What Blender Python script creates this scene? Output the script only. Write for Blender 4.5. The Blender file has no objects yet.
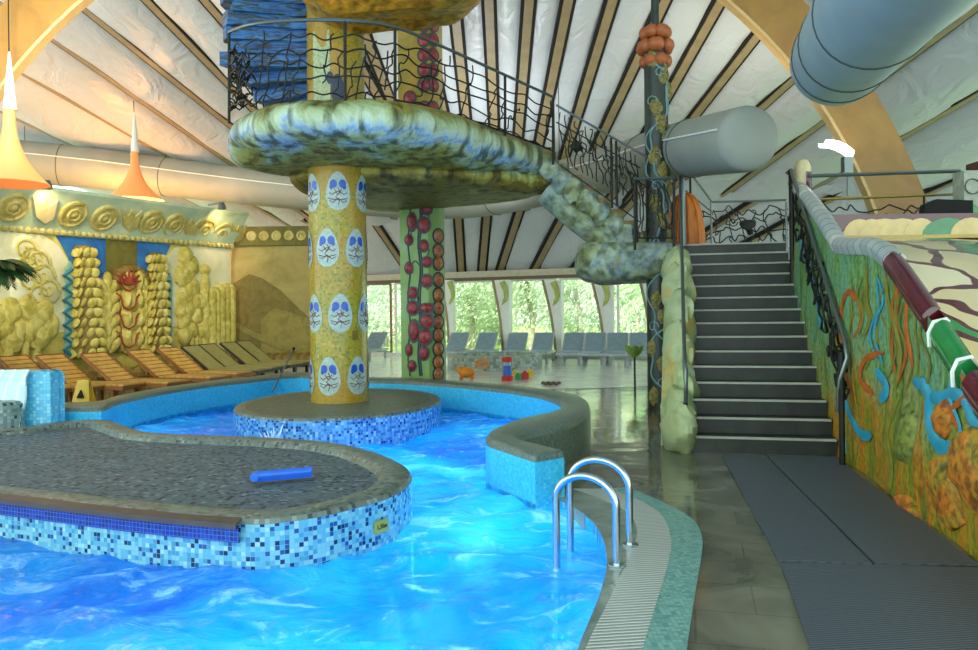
import bpy, math, random
from mathutils import Vector, Matrix, noise
from mathutils.geometry import tessellate_polygon
random.seed(7)
PI = math.pi
SC = bpy.context.scene
COL = SC.collection
V = Vector

# ------------------------------------------------------------ camera model
F, EH, HY, ROLL = 793.0, 1.55, 310.0, math.radians(0.7)
EYE = V((0, 0, EH))
CR = V((math.cos(ROLL), 0, -math.sin(ROLL)))
CU = V((math.sin(ROLL), 0, math.cos(ROLL)))
def ray(px, py):
    d = V((0, 1, 0)) + CR * ((px - 489) / F) + CU * ((HY - py) / F)
    return d
def at(px, py, Y):
    return EYE + ray(px, py) * Y
def atz(px, py, z):
    d = ray(px, py)
    return EYE + d * ((z - EH) / d.z)
def atp(px, py, p0, n):
    d = ray(px, py)
    return EYE + d * ((p0 - EYE).dot(n) / d.dot(n))

cam_d = bpy.data.cameras.new('camera')
cam = bpy.data.objects.new('camera', cam_d)
COL.objects.link(cam)
cam_d.lens = F / 978 * 36
cam_d.sensor_width = 36
cam_d.sensor_fit = 'HORIZONTAL'
cam_d.shift_y = (HY - 325) / 978
cam_d.clip_start = 0.05
cam_d.clip_end = 400
m = Matrix((CR, CU, V((0, -1, 0)))).transposed().to_4x4()
m.translation = EYE
cam.matrix_world = m
SC.camera = cam

# ------------------------------------------------------------ materials
def lin(c):
    if isinstance(c, str):
        c = tuple(int(c[i:i + 2], 16) / 255 for i in (0, 2, 4))
    return tuple((x / 12.92 if x <= .04045 else ((x + .055) / 1.055) ** 2.4) for x in c) + (1,)
def newmat(name):
    mt = bpy.data.materials.new(name); mt.use_nodes = True
    nt = mt.node_tree
    return mt, nt, nt.nodes, nt.links, nt.nodes['Principled BSDF']
def ramp(N, stops, interp='LINEAR'):
    r = N.new('ShaderNodeValToRGB'); cr = r.color_ramp; cr.interpolation = interp
    while len(cr.elements) < len(stops): cr.elements.new(.5)
    for e, (p, c) in zip(cr.elements, stops):
        e.position = p; e.color = lin(c)
    return r
def plain(name, c, rough=.5, metal=0, var=.12, scale=8, bump=0., spec=.5, coat=0):
    mt, nt, N, L, B = newmat(name)
    col = lin(c)
    tc = N.new('ShaderNodeTexCoord'); nz = N.new('ShaderNodeTexNoise')
    nz.inputs['Scale'].default_value = scale; nz.inputs['Detail'].default_value = 4
    L.new(tc.outputs['Object'], nz.inputs['Vector'])
    r = N.new('ShaderNodeValToRGB')
    r.color_ramp.elements[0].position = .3; r.color_ramp.elements[1].position = .7
    r.color_ramp.elements[0].color = tuple(x * (1 - var) for x in col[:3]) + (1,)
    r.color_ramp.elements[1].color = tuple(min(1, x * (1 + var)) for x in col[:3]) + (1,)
    L.new(nz.outputs['Fac'], r.inputs['Fac']); L.new(r.outputs['Color'], B.inputs['Base Color'])
    B.inputs['Roughness'].default_value = rough; B.inputs['Metallic'].default_value = metal
    B.inputs['Specular IOR Level'].default_value = spec
    B.inputs['Coat Weight'].default_value = coat
    if bump:
        b = N.new('ShaderNodeBump'); b.inputs['Strength'].default_value = bump; b.inputs['Distance'].default_value = .02
        L.new(nz.outputs['Fac'], b.inputs['Height']); L.new(b.outputs['Normal'], B.inputs['Normal'])
    return mt
def mottled(name, stops, scale=3, stretch=(1, 1, 1), rough=.5, bump=.4, distort=1.0, coat=0, fine=0, dist=.04):
    mt, nt, N, L, B = newmat(name)
    tc = N.new('ShaderNodeTexCoord'); mp = N.new('ShaderNodeMapping'); mp.inputs['Scale'].default_value = stretch
    nz = N.new('ShaderNodeTexNoise'); nz.inputs['Scale'].default_value = scale; nz.inputs['Detail'].default_value = 6
    nz.inputs['Roughness'].default_value = .6; nz.inputs['Distortion'].default_value = distort
    L.new(tc.outputs['Object'], mp.inputs['Vector']); L.new(mp.outputs[0], nz.inputs['Vector'])
    r = ramp(N, stops); L.new(nz.outputs['Fac'], r.inputs['Fac'])
    out = r.outputs['Color']
    if fine:
        n2 = N.new('ShaderNodeTexNoise'); n2.inputs['Scale'].default_value = fine; n2.inputs['Detail'].default_value = 3
        L.new(tc.outputs['Object'], n2.inputs['Vector'])
        r2 = ramp(N, [(.35, (.45, .45, .4)), (.6, (1, 1, 1))]); L.new(n2.outputs['Fac'], r2.inputs['Fac'])
        mx = N.new('ShaderNodeMix'); mx.data_type = 'RGBA'; mx.blend_type = 'MULTIPLY'; mx.inputs[0].default_value = .8
        L.new(out, mx.inputs[6]); L.new(r2.outputs['Color'], mx.inputs[7]); out = mx.outputs[2]
    L.new(out, B.inputs['Base Color'])
    B.inputs['Roughness'].default_value = rough; B.inputs['Coat Weight'].default_value = coat
    b = N.new('ShaderNodeBump'); b.inputs['Strength'].default_value = bump; b.inputs['Distance'].default_value = dist
    L.new(nz.outputs['Fac'], b.inputs['Height']); L.new(b.outputs['Normal'], B.inputs['Normal'])
    return mt
def mosaic(name, pal, size=.04, grout='8a98a0', rough=.25, gw=.1, blotch=None, bscale=1.5, coat=0):
    """square tesserae from the UV map in metres; pal = [(weight, colour)]"""
    mt, nt, N, L, B = newmat(name)
    uv = N.new('ShaderNodeUVMap')
    sc = N.new('ShaderNodeVectorMath'); sc.operation = 'SCALE'; sc.inputs[3].default_value = 1 / size
    fl = N.new('ShaderNodeVectorMath'); fl.operation = 'FLOOR'
    fr = N.new('ShaderNodeVectorMath'); fr.operation = 'FRACTION'
    L.new(uv.outputs[0], sc.inputs[0]); L.new(sc.outputs[0], fl.inputs[0]); L.new(sc.outputs[0], fr.inputs[0])
    wn = N.new('ShaderNodeTexWhiteNoise'); wn.noise_dimensions = '3D'; L.new(fl.outputs[0], wn.inputs['Vector'])
    tot = sum(w for w, c in pal); acc = 0; st = []
    for w, c in pal:
        st.append((acc / tot, c)); acc += w
    r = ramp(N, st, 'CONSTANT'); L.new(wn.outputs['Value'], r.inputs['Fac'])
    out = r.outputs['Color']
    if blotch:
        tc = N.new('ShaderNodeTexCoord')
        nz = N.new('ShaderNodeTexNoise'); nz.inputs['Scale'].default_value = bscale; nz.inputs['Detail'].default_value = 3
        L.new(tc.outputs['Object'], nz.inputs['Vector'])
        rr = ramp(N, [(.45, (0, 0, 0)), (.6, (1, 1, 1))]); L.new(nz.outputs['Fac'], rr.inputs['Fac'])
        mx = N.new('ShaderNodeMix'); mx.data_type = 'RGBA'; L.new(rr.outputs['Color'], mx.inputs[0])
        L.new(out, mx.inputs[6]); mx.inputs[7].default_value = lin(blotch)
        mx2 = N.new('ShaderNodeMix'); mx2.data_type = 'RGBA'; mx2.inputs[0].default_value = .65
        L.new(out, mx2.inputs[6]); L.new(mx.outputs[2], mx2.inputs[7]); out = mx2.outputs[2]
    se = N.new('ShaderNodeSeparateXYZ'); L.new(fr.outputs[0], se.inputs[0])
    mn = N.new('ShaderNodeMath'); mn.operation = 'MINIMUM'; L.new(se.outputs[0], mn.inputs[0]); L.new(se.outputs[1], mn.inputs[1])
    lt = N.new('ShaderNodeMath'); lt.operation = 'LESS_THAN'; lt.inputs[1].default_value = gw; L.new(mn.outputs[0], lt.inputs[0])
    mx = N.new('ShaderNodeMix'); mx.data_type = 'RGBA'; L.new(lt.outputs[0], mx.inputs[0]); L.new(out, mx.inputs[6]); mx.inputs[7].default_value = lin(grout)
    L.new(mx.outputs[2], B.inputs['Base Color']); B.inputs['Roughness'].default_value = rough
    B.inputs['Coat Weight'].default_value = coat
    bp = N.new('ShaderNodeBump'); bp.inputs['Strength'].default_value = .4; bp.inputs['Distance'].default_value = .004; bp.invert = True
    L.new(lt.outputs[0], bp.inputs['Height']); L.new(bp.outputs['Normal'], B.inputs['Normal'])
    return mt
def glow(name, c, strength, base=None):
    mt, nt, N, L, B = newmat(name)
    B.inputs['Base Color'].default_value = lin(base or c)
    B.inputs['Emission Color'].default_value = lin(c); B.inputs['Emission Strength'].default_value = strength
    return mt

MT = {}
MT['steel'] = plain('polished_steel', 'b8c4c8', .18, 1, .03)
MT['iron'] = plain('dark_iron', '23231d', .5, .5, .2)
MT['rail'] = plain('rail_steel', '6f7a78', .3, .8, .05)
MT['wood'] = plain('warm_timber', '948262', .5, 0, .15, 4)
MT['gluelam'] = mottled('laminated_timber', [(.2, '7a5620'), (.5, '926a2a'), (.8, 'a67c34')], 1.2, (1, 1, 1), .45, .05)
MT['glueedge'] = plain('pale_timber_edge', 'c4a26a', .5, 0, .08)
MT['dark'] = plain('black_gap', '15130f', .9)
MT['white'] = plain('white_paint', 'e6e9e2', .45, 0, .03)
MT['greysteel'] = plain('grey_frame', '8f958c', .4, .3)

# ------------------------------------------------------------ mesh builder
def frames(pts, closed=False):
    n = len(pts); out = []
    up = None
    for i in range(n):
        a = pts[(i - 1) % n] if (closed or i > 0) else pts[i]
        b = pts[(i + 1) % n] if (closed or i < n - 1) else pts[i]
        t = (b - a)
        t = t.normalized() if t.length > 1e-9 else V((0, 0, 1))
        if up is None:
            up = V((0, 0, 1)) if abs(t.z) < .9 else V((1, 0, 0))
            up = (up - t * up.dot(t)).normalized()
        else:
            q = up - t * up.dot(t)
            up = q.normalized() if q.length > 1e-6 else up
        out.append((t, up, t.cross(up)))
    return out
class MB:
    def __init__(s): s.v = []; s.f = []; s.uv = []
    def add(s, pts): b = len(s.v); s.v += [V(p) for p in pts]; return b
    def face(s, idx, uv=None):
        s.f.append(tuple(idx))
        if uv is None:
            ps = [s.v[i] for i in idx]
            n = V((0, 0, 0))
            for i in range(len(ps)):
                n += ps[i].cross(ps[(i + 1) % len(ps)])
            if n.length < 1e-12: n = V((0, 0, 1))
            n.normalize()
            if abs(n.z) > .6: uv = [(p.x, p.y) for p in ps]
            elif abs(n.y) > abs(n.x): uv = [(p.x, p.z) for p in ps]
            else: uv = [(p.y, p.z) for p in ps]
        s.uv.append(uv)
    def grid(s, rows, closed_u=False, uvf=None, flip=False):
        nr, nc = len(rows), len(rows[0]); b = s.add([p for r in rows for p in r])
        for i in range(nr - 1):
            for j in range(nc if closed_u else nc - 1):
                j2 = (j + 1) % nc
                q = [(i, j), (i, j2), (i + 1, j2), (i + 1, j)]
                if flip: q = q[::-1]
                uv = None
                if uvf:
                    uv = [uvf(a, (nc if (jj == 0 and j == nc - 1 and closed_u) else jj)) for a, jj in q]
                s.face([b + a * nc + jj for a, jj in q], uv)
        return b
    def tube(s, pts, r, n=8, closed=False, cap=True):
        pts = [V(p) for p in pts]
        fr = frames(pts, closed); R = r if isinstance(r, (list, tuple)) else [r] * len(pts)
        rows = []
        for p, (t, u, w), rr in zip(pts, fr, R):
            rows.append([p + (u * math.cos(2 * PI * k / n) + w * math.sin(2 * PI * k / n)) * rr for k in range(n)])
        if closed: rows.append(rows[0])
        L = [0]
        for a, c in zip(pts, pts[1:]): L.append(L[-1] + (c - a).length)
        if closed: L.append(L[-1] + .1)
        b = s.grid(rows, True, lambda i, j: (L[i], j / n * 2 * PI * R[min(i, len(R) - 1)]), flip=True)
        if cap and not closed:
            s.face([b + k for k in range(n)][::1]); s.face([b + (len(rows) - 1) * n + k for k in range(n)][::-1])
        return s
    def lathe(s, prof, c=(0, 0, 0), n=24, axis=None, up=None, a0=0, a1=2 * PI):
        c = V(c); ax = V(axis).normalized() if axis else V((0, 0, 1))
        u = V((1, 0, 0)) if not up else V(up)
        if abs(u.dot(ax)) > .9: u = V((0, 1, 0))
        u = (u - ax * u.dot(ax)).normalized(); w = ax.cross(u)
        full = abs(a1 - a0 - 2 * PI) < 1e-6
        nn = n if full else n + 1
        rows = [[c + ax * z + (u * math.cos(a0 + (a1 - a0) * k / n) + w * math.sin(a0 + (a1 - a0) * k / n)) * max(r, 1e-4) for k in range(nn)] for r, z in prof]
        rm = max(r for r, z in prof); L = [0]
        for a, b in zip(prof, prof[1:]): L.append(L[-1] + math.hypot(b[0] - a[0], b[1] - a[1]))
        s.grid(rows, full, lambda i, j: (rm * (a1 - a0) * j / n, L[i]))
        return s
    def box(s, c, size, rot=0, mat=None):
        c = V(c); hx, hy, hz = size[0] / 2, size[1] / 2, size[2] / 2
        Rm = mat if mat else Matrix.Rotation(rot, 3, 'Z')
        b = s.add([c + Rm @ V((x, y, z)) for x in (-hx, hx) for y in (-hy, hy) for z in (-hz, hz)])
        lx, ly, lz = size
        for q, (a, e) in (((0, 1, 3, 2), (ly, lz)), ((4, 6, 7, 5), (ly, lz)), ((0, 4, 5, 1), (lx, lz)), ((2, 3, 7, 6), (lx, lz)), ((0, 2, 6, 4), (lx, ly)), ((1, 5, 7, 3), (lx, ly))):
            s.face([b + i for i in q])
        return s
    def beam(s, a, b, w, h):
        a, b = V(a), V(b); t = (b - a).normalized(); z = V((0, 0, 1)) if abs(t.z) < .95 else V((0, 1, 0))
        y = z.cross(t).normalized(); z = t.cross(y)
        Rm = Matrix((t, y, z)).transposed()
        return s.box((a + b) / 2, ((b - a).length, w, h), mat=Rm)
    def prism(s, poly, ext):
        poly = [V(p) for p in poly]; ext = V(ext); n = len(poly)
        nn = V((0, 0, 0))
        for i in range(n): nn += (poly[i] - poly[0]).cross(poly[(i + 1) % n] - poly[0])
        if nn.dot(ext) < 0: poly = poly[::-1]
        b = s.add(poly + [p + ext for p in poly])
        tris = tessellate_polygon([poly]) if n > 4 else None
        if tris:
            for t in tris:
                a, c, d = t
                if (poly[c] - poly[a]).cross(poly[d] - poly[a]).dot(ext) < 0: c, d = d, c
                s.face([b + n + a, b + n + c, b + n + d]); s.face([b + d, b + c, b + a])
        else:
            s.face([b + n + i for i in range(n)]); s.face([b + i for i in range(n)][::-1])
        L = 0
        for i in range(n):
            j = (i + 1) % n; l = (poly[j] - poly[i]).length
            s.face([b + i, b + j, b + n + j, b + n + i], [(L, 0), (L + l, 0), (L + l, ext.length), (L, ext.length)])
            L += l
        return s
    def ell(s, c, r, nu=12, nv=8, rot=None, jit=0):
        c = V(c); r = V(r) if not isinstance(r, (int, float)) else V((r, r, r)); rows = []
        for i in range(nv + 1):
            th = PI * i / nv; row = []
            for j in range(nu):
                ph = 2 * PI * j / nu
                p = V((math.sin(th) * math.cos(ph), math.sin(th) * math.sin(ph), -math.cos(th)))
                k = 1 + (jit * noise.noise(p * 1.7 + c * 3.1) if jit else 0)
                p = V((p.x * r.x, p.y * r.y, p.z * r.z)) * k
                if rot: p = rot @ p
                row.append(c + p)
            rows.append(row)
        s.grid(rows, True)
        return s
    def strip(s, L1, L2, z0, z1=None):
        """flat slab between two paired polylines"""
        n = len(L1)
        b = s.add([V((p.x, p.y, z1 if z1 is not None else p.z)) for p in L1] + [V((p.x, p.y, z1 if z1 is not None else p.z)) for p in L2] +
                  [V((p.x, p.y, z0)) for p in L1] + [V((p.x, p.y, z0)) for p in L2])
        for i in range(n - 1):
            s.face([b + i, b + i + 1, b + n + i + 1, b + n + i])
            s.face([b + 2 * n + i, b + 3 * n + i, b + 3 * n + i + 1, b + 2 * n + i + 1])
            s.face([b + i, b + 2 * n + i, b + 2 * n + i + 1, b + i + 1])
            s.face([b + n + i, b + n + i + 1, b + 3 * n + i + 1, b + 3 * n + i])
        s.face([b, b + n, b + 3 * n, b + 2 * n]); s.face([b + n - 1, b + 3 * n - 1, b + 4 * n - 1, b + 2 * n - 1])
        return s
    def build(s, name, mat, parent=None, smooth=True, ang=38, origin=None):
        off = V((0, 0, 0)); p = parent
        while p: off += p.location; p = p.parent
        if parent is None and s.v:
            if origin is None:
                xs = [v.x for v in s.v]; ys = [v.y for v in s.v]; zs = [v.z for v in s.v]
                origin = V(((min(xs) + max(xs)) / 2, (min(ys) + max(ys)) / 2, min(zs)))
            off = V(origin)
        me = bpy.data.meshes.new(name)
        me.from_pydata([tuple(v - off) for v in s.v], [], s.f)
        ul = me.uv_layers.new(name='UVMap')
        k = 0; flat = []
        for u in s.uv:
            for q in u: flat += [q[0], q[1]]
        if len(flat) == len(ul.data) * 2: ul.data.foreach_set('uv', flat)
        me.materials.append(mat)
        if smooth:
            me.polygons.foreach_set('use_smooth', [True] * len(me.polygons))
            me.set_sharp_from_angle(angle=math.radians(ang))
        me.update()
        o = bpy.data.objects.new(name, me); COL.objects.link(o)
        if parent is None: o.location = off
        else: o.parent = parent
        return o
def empty(name, loc, label=None, cat=None, group=None):
    o = bpy.data.objects.new(name, None); COL.objects.link(o); o.location = loc; o.empty_display_size = .1
    return tag(o, label, cat, group) if label else o
def tag(o, label, cat, group=None, kind=None):
    o['label'] = label; o['category'] = cat
    if group: o['group'] = group
    if kind: o['kind'] = kind
    return o
def struct(o): o['kind'] = 'structure'; return o
def copy_tree(o, parent=None):
    c = o.copy(); COL.objects.link(c)
    if parent: c.parent = parent
    for ch in list(o.children): copy_tree(ch, c)
    return c
def spline(P, seg=6, closed=False):
    P = [V(p) for p in P]; n = len(P); out = []
    rng = range(n) if closed else range(n - 1)
    for i in rng:
        p1, p2 = P[i], P[(i + 1) % n]
        p0 = P[(i - 1) % n] if (closed or i > 0) else p1 * 2 - p2
        p3 = P[(i + 2) % n] if (closed or i < n - 2) else p2 * 2 - p1
        for k in range(seg):
            t = k / seg
            out.append(.5 * ((2 * p1) + (-p0 + p2) * t + (2 * p0 - 5 * p1 + 4 * p2 - p3) * t * t + (-p0 + 3 * p1 - 3 * p2 + p3) * t ** 3))
    if not closed: out.append(P[-1])
    return out
def rings(mb, outl, prof, top=True, bottom=True, zoff=None, arcuv=True):
    """outl: closed list of points (ccw); prof: list of (inset, z)."""
    n = len(outl); nrm = []
    for i in range(n):
        t = outl[(i + 1) % n] - outl[i - 1]; nrm.append(V((-t.y, t.x, 0)).normalized())
    L = [0]
    for i in range(n): L.append(L[-1] + (outl[(i + 1) % n] - outl[i]).length)
    rows = []
    for ins, z in prof:
        rows.append([V((p.x + q.x * ins, p.y + q.y * ins, z + (zoff(p) if zoff else 0))) for p, q in zip(outl, nrm)])
    H = [0]
    for a, c in zip(prof, prof[1:]): H.append(H[-1] + math.hypot(c[0] - a[0], c[1] - a[1]))
    b = mb.grid(rows, True, lambda i, j: (L[j], H[i]))
    for do, ri, fl in ((bottom, 0, True), (top, len(rows) - 1, False)):
        if not do: continue
        for t in tessellate_polygon([[V((p.x, p.y, 0)) for p in rows[ri]]]):
            a, c, d = t; P = rows[ri]
            ccw = (P[c] - P[a]).cross(P[d] - P[a]).z > 0
            if ccw == fl: c, d = d, c
            mb.face([b + ri * n + a, b + ri * n + c, b + ri * n + d])
    return rows

# ------------------------------------------------------------ ROOF
P1 = V((-4.4, 28, 0)); WD = V((.906, -.423, 0)).normalized(); WN = V((-.423, -.906, 0)).normalized()
ZP = [(-.5, 2.6), (0, 2.77), (2.0, 4.6), (6.3, 6.1), (10, 7.4), (13.4, 8.7), (18.4, 10), (32, 11.2)]
def zroof(s):
    for (a, za), (b, zb) in zip(ZP, ZP[1:]):
        if s <= b: return za + (zb - za) * (s - a) / (b - a)
    return ZP[-1][1]
def zr(s):   # smoothed profile
    return (zroof(max(s - .7, -.5)) + zroof(s) * 2 + zroof(s + .7)) / 4 if s > 1.2 else zroof(s)
def line_roof(pa, pb, s, dz=0):
    n = ray(*pa).cross(ray(*pb)); z = zr(s) + dz
    q = P1 + WN * s + V((0, 0, z)) - EYE
    t = -n.dot(q) / n.dot(WD)
    return P1 + WN * s + WD * t + V((0, 0, z))
def roof_s(x, y): return (V((x, y, 0)) - P1).dot(WN)
UP = [((0, 158), (507, 350)), ((0, 110), (70, 143)), ((18, 69), (166, 154)), ((48, 34), (228, 160)), ((85, 8), (225, 120)), ((148, 0), (226, 80)),
      ((206, 0), (226, 23)), ((290, -60), (340, 28)), ((362, 25), (394, 106)), ((415, -15), (432, 60)), ((457, 28), (466, 117)), ((489, 3), (494, 123)), ((529, 0), (518.5, 132)),
      ((568, 0), (541.6, 130)), ((612, 0), (572, 132)), ((643, 46), (597, 145)), ((718.5, 3), (669, 92)), ((757, 34), (695, 114)), ((797, 74), (766, 102)),
      ((831, 114), (720, 197)), ((853, 164), (716, 243)), ((959, 177), (849, 221)), ((978, 236), (849, 262)), ((1050, 262), (849, 285))]
LO = [((120, 222), (210, 262)), ((225, 215), (300, 262)), ((300, 218), (350, 265)), ((370, 215), (401, 261)), ((416, 214), (432, 268)), ((458, 214), (461.5, 271)), ((487, 214), (482, 271)), ((519, 212), (500, 271)),
      ((566, 210), (534, 270)), ((610, 227), (575, 268)), ((660, 225), (612, 266)), ((722, 222), (660, 262)), ((800, 215), (722, 256)), ((900, 205), (800, 250)), ((1000, 190), (900, 238)), ((1120, 180), (1010, 228))]
def ceiling(lines, ss, sag, name):
    mb = MB(); rows = []
    for s in ss:
        row = []
        for i in range(len(lines) - 1):
            A = line_roof(*lines[i], s, .1); B = line_roof(*lines[i + 1], s, .1)
            for k in range(10):
                f = k / 10; p = A.lerp(B, f); w = math.sin(PI * f)
                sg = sag * min((B - A).length / 1.5, 1.3) * (w ** .6)
                p.z -= sg * (1 + .25 * noise.noise(V((i * 3.1, s * .9, f * 2))))
                p.z += .05 * w * noise.noise(V((p.x * 1.3, p.y * 1.3, i)))
                row.append(p)
        row.append(line_roof(*lines[-1], s, .1)); rows.append(row)
    mb.grid(rows)
    return mb
mt, nt, N, L, B = newmat('white_foil')
tc = N.new('ShaderNodeTexCoord')
mp = N.new('ShaderNodeMapping'); mp.inputs['Scale'].default_value = (1.2, .8, 1.2)
n1 = N.new('ShaderNodeTexNoise'); n1.inputs['Scale'].default_value = 1.5; n1.inputs['Detail'].default_value = 5; n1.inputs['Distortion'].default_value = 1.6
L.new(tc.outputs['Object'], mp.inputs[0]); L.new(mp.outputs[0], n1.inputs['Vector'])
B.inputs['Base Color'].default_value = lin('c2c8cc'); B.inputs['Roughness'].default_value = .38
B.inputs['Specular IOR Level'].default_value = .6
bp = N.new('ShaderNodeBump'); bp.inputs['Strength'].default_value = .5; bp.inputs['Distance'].default_value = .12
L.new(n1.outputs['Fac'], bp.inputs['Height']); L.new(bp.outputs['Normal'], B.inputs['Normal'])
MT['foil'] = mt
SU = [1.9 + .45 * i for i in range(34)] + [18.5, 21, 24, 28, 32]
c1 = ceiling(UP, SU, .22, 'ceiling')
c2 = ceiling(LO, [-.1 + .25 * i for i in range(10)], .10, 'ceiling')
b = c1.add(c2.v); c1.f += [tuple(b + i for i in f) for f in c2.f]; c1.uv += c2.uv
struct(c1.build('ceiling', MT['foil']))
tn = 0
def rafter(pa, pb, s0, s1, w, first=False):
    global tn
    tn += 1
    ss = [s0 + (s1 - s0) * i / 24 for i in range(25)]
    P = [line_roof(pa, pb, s) for s in ss]
    for nm, ww, zt, zb, mat in (('wood', w, .06, -.06, MT['wood']), ('gap_strip', w * 1.75, .07, -.035, MT['dark'])):
        rows = []
        for i, p in enumerate(P):
            t = P[min(i + 1, 24)] - P[max(i - 1, 0)]; side = V((t.y, -t.x, 0)).normalized() * ww / 2
            up = V((0, 0, 1))
            rows.append([p - side + up * zb, p + side + up * zb, p + side + up * zt, p - side + up * zt])
        mb = MB(); b = mb.grid(rows, True); mb.face([b, b + 1, b + 2, b + 3]); n = len(rows) - 1
        mb.face([b + 4 * n + 3, b + 4 * n + 2, b + 4 * n + 1, b + 4 * n])
        if nm == 'wood': o = struct(mb.build('trim_%d' % tn, mat, smooth=False))
        else: mb.build('gap_strip', mat, o, smooth=False)
for a, b_ in UP[1:-1]: rafter(a, b_, 2.0, 17.5, .17)
for a, b_ in LO[1:-1]: rafter(a, b_, 0, 2.3, .19)

# ------------------------------------------------------------ WINDOW WALL
WO = P1 + V((0, 0, 0))
def onw(px, py, off=0): return atp(px, py, WO + WN * off, WN)
def wv(px, z, off=0):
    p = onw(px, 310, off); p.z = z; return p
mb = MB(); mb.beam(wv(150, 2.72, .05), wv(760, 2.72, .05), .35, .2); tn += 1
struct(mb.build('trim_%d' % tn, plain('eave_beam', 'b9b39a', .5), smooth=False))
mb = MB(); mb.beam(wv(150, 2.57, .12), wv(760, 2.57, .12), .08, .1); tn += 1
struct(mb.build('trim_%d' % tn, plain('eave_lower_board', '6d5b42', .6), smooth=False))  # darker brown board under the eave beam
mtg, nt, N, L, B = newmat('window_glass')
B.inputs['Base Color'].default_value = (.95, 1, .97, 1); B.inputs['Roughness'].default_value = .02
tr = N.new('ShaderNodeBsdfTransparent'); tr.inputs[0].default_value = (.93, .98, .94, 1)
gl = N.new('ShaderNodeBsdfGlossy'); gl.inputs['Roughness'].default_value = .02
fz = N.new('ShaderNodeFresnel'); fz.inputs[0].default_value = 1.4
ms = N.new('ShaderNodeMixShader'); L.new(fz.outputs[0], ms.inputs[0]); L.new(tr.outputs[0], ms.inputs[1]); L.new(gl.outputs[0], ms.inputs[2])
L.new(ms.outputs[0], N['Material Output'].inputs[0])
MT['glass'] = mtg
wins = [(306, 361), (366, 391), (396, 440), (452, 504), (510, 557), (562, 604), (618, 664), (676, 730)]
for i, (a, c) in enumerate(wins):
    mb = MB(); z0, z1 = .12, 2.5
    for q0, q1 in ((wv(a, z0), wv(c, z0)), (wv(a, z1), wv(c, z1))): mb.beam(q0, q1, .08, .08)
    for x in (a, c): mb.beam(wv(x, z0), wv(x, z1), .08, .09)
    w = struct(mb.build('window_%d' % (i + 1), MT['white'] if i > 1 else plain('brown_frame', '9a7a62', .5), smooth=False))
    mb = MB(); mb.prism([wv(a, z0), wv(c, z0), wv(c, z1), wv(a, z1)], WN * .015); mb.build('pane', MT['glass'], w, smooth=False)
# plinth under the glazing
mb = MB(); mb.beam(wv(150, .06, 0), wv(780, .06, 0), .2, .12); struct(mb.build('baseboard_back', plain('pale_plinth', 'c6ccc2', .5), smooth=False))
# leaning white rib feet with brown edge
for i, (xt, xb, xv) in enumerate([(441, 449, 452), (493, 503, 509), (543, 556, 561), (592, 605, 612), (640, 652, 664)]):
    r = empty('leaning_rib', wv(xb, 0, .15), 'white tapered wall rib with brown curved edge, %s' % ('right behind the green square column', 'right of the first bright pane', 'in the middle of the glazed wall', 'left of the landing and outdoor palm', 'behind the black vine column')[i], 'rib', )
    mb = MB(); poly = [onw(xt, 280, .3), onw(xv, 280, .3), wv(xv, .0, .3), wv(xb, .0, .3), onw((xt + xb) / 2 + 2, 318, .3)]
    for p in poly: p.z = min(p.z, 2.6)
    mb.prism(poly, -WN * .25); mb.build('panel', MT['white'], r, smooth=False)
    mb = MB(); mb.tube(spline([poly[0], poly[4], poly[3]], 5), .045, 6); mb.build('timber_edge', MT['wood'], r)
    mb = MB(); h = onw(xt + 8 + i, 280, .42); hz = [h + V((0, 0, -.05)), h + V((.1, 0, -.3)), h + V((.12, 0, -.55)), h + V((-.02, 0, -.8))]
    mb.tube(spline(hz, 4), [.09] * 4 + [.08] * 4 + [.06] * 3 + [.03, .01], 6)
    mb.build('hanging_hook', plain('olive_hook', 'a9b45c', .6), r)

# outside
g = plain('lawn', '7f9a4c', .9, 0, .3, .6)
mb = MB(); mb.prism([V((-60, 20, -.3)), V((60, 20, -.3)), V((60, 90, -.3)), V((-60, 90, -.3))], (0, 0, .12))
# cut: lawn only beyond the window wall
mb = MB(); q = [P1 + WD * -40 - WN * .3, P1 + WD * 45 - WN * .3, P1 + WD * 45 - WN * 60, P1 + WD * -40 - WN * 60]
mb.prism([V((p.x, p.y, -.3)) for p in q], (0, 0, .2)); struct(mb.build('ground', g, smooth=False))
def leafmat(name, c, c2):
    mt, nt, N, L, B = newmat(name)
    oi = N.new('ShaderNodeTexCoord'); nz = N.new('ShaderNodeTexNoise'); nz.inputs['Scale'].default_value = 1.2; L.new(oi.outputs['Object'], nz.inputs['Vector'])
    r = ramp(N, [(.35, c), (.65, c2)]); L.new(nz.outputs['Fac'], r.inputs['Fac'])
    L.new(r.outputs[0], B.inputs['Base Color']); B.inputs['Roughness'].default_value = .6
    t = N.new('ShaderNodeBsdfTranslucent'); L.new(r.outputs[0], t.inputs[0])
    ms = N.new('ShaderNodeMixShader'); ms.inputs[0].default_value = .45
    L.new(B.outputs[0], ms.inputs[1]); L.new(t.outputs[0], ms.inputs[2]); L.new(ms.outputs[0], N['Material Output'].inputs[0])
    return mt
leafM = [leafmat('leaf_a', '9cac8c', 'd0d8bc'), leafmat('leaf_b', '84967a', 'bccaa4'), leafmat('leaf_c', 'b0bca4', 'e2e6d2')]
bark = plain('pale_bark', '8d8672', .9, 0, .3, 6)
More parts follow.
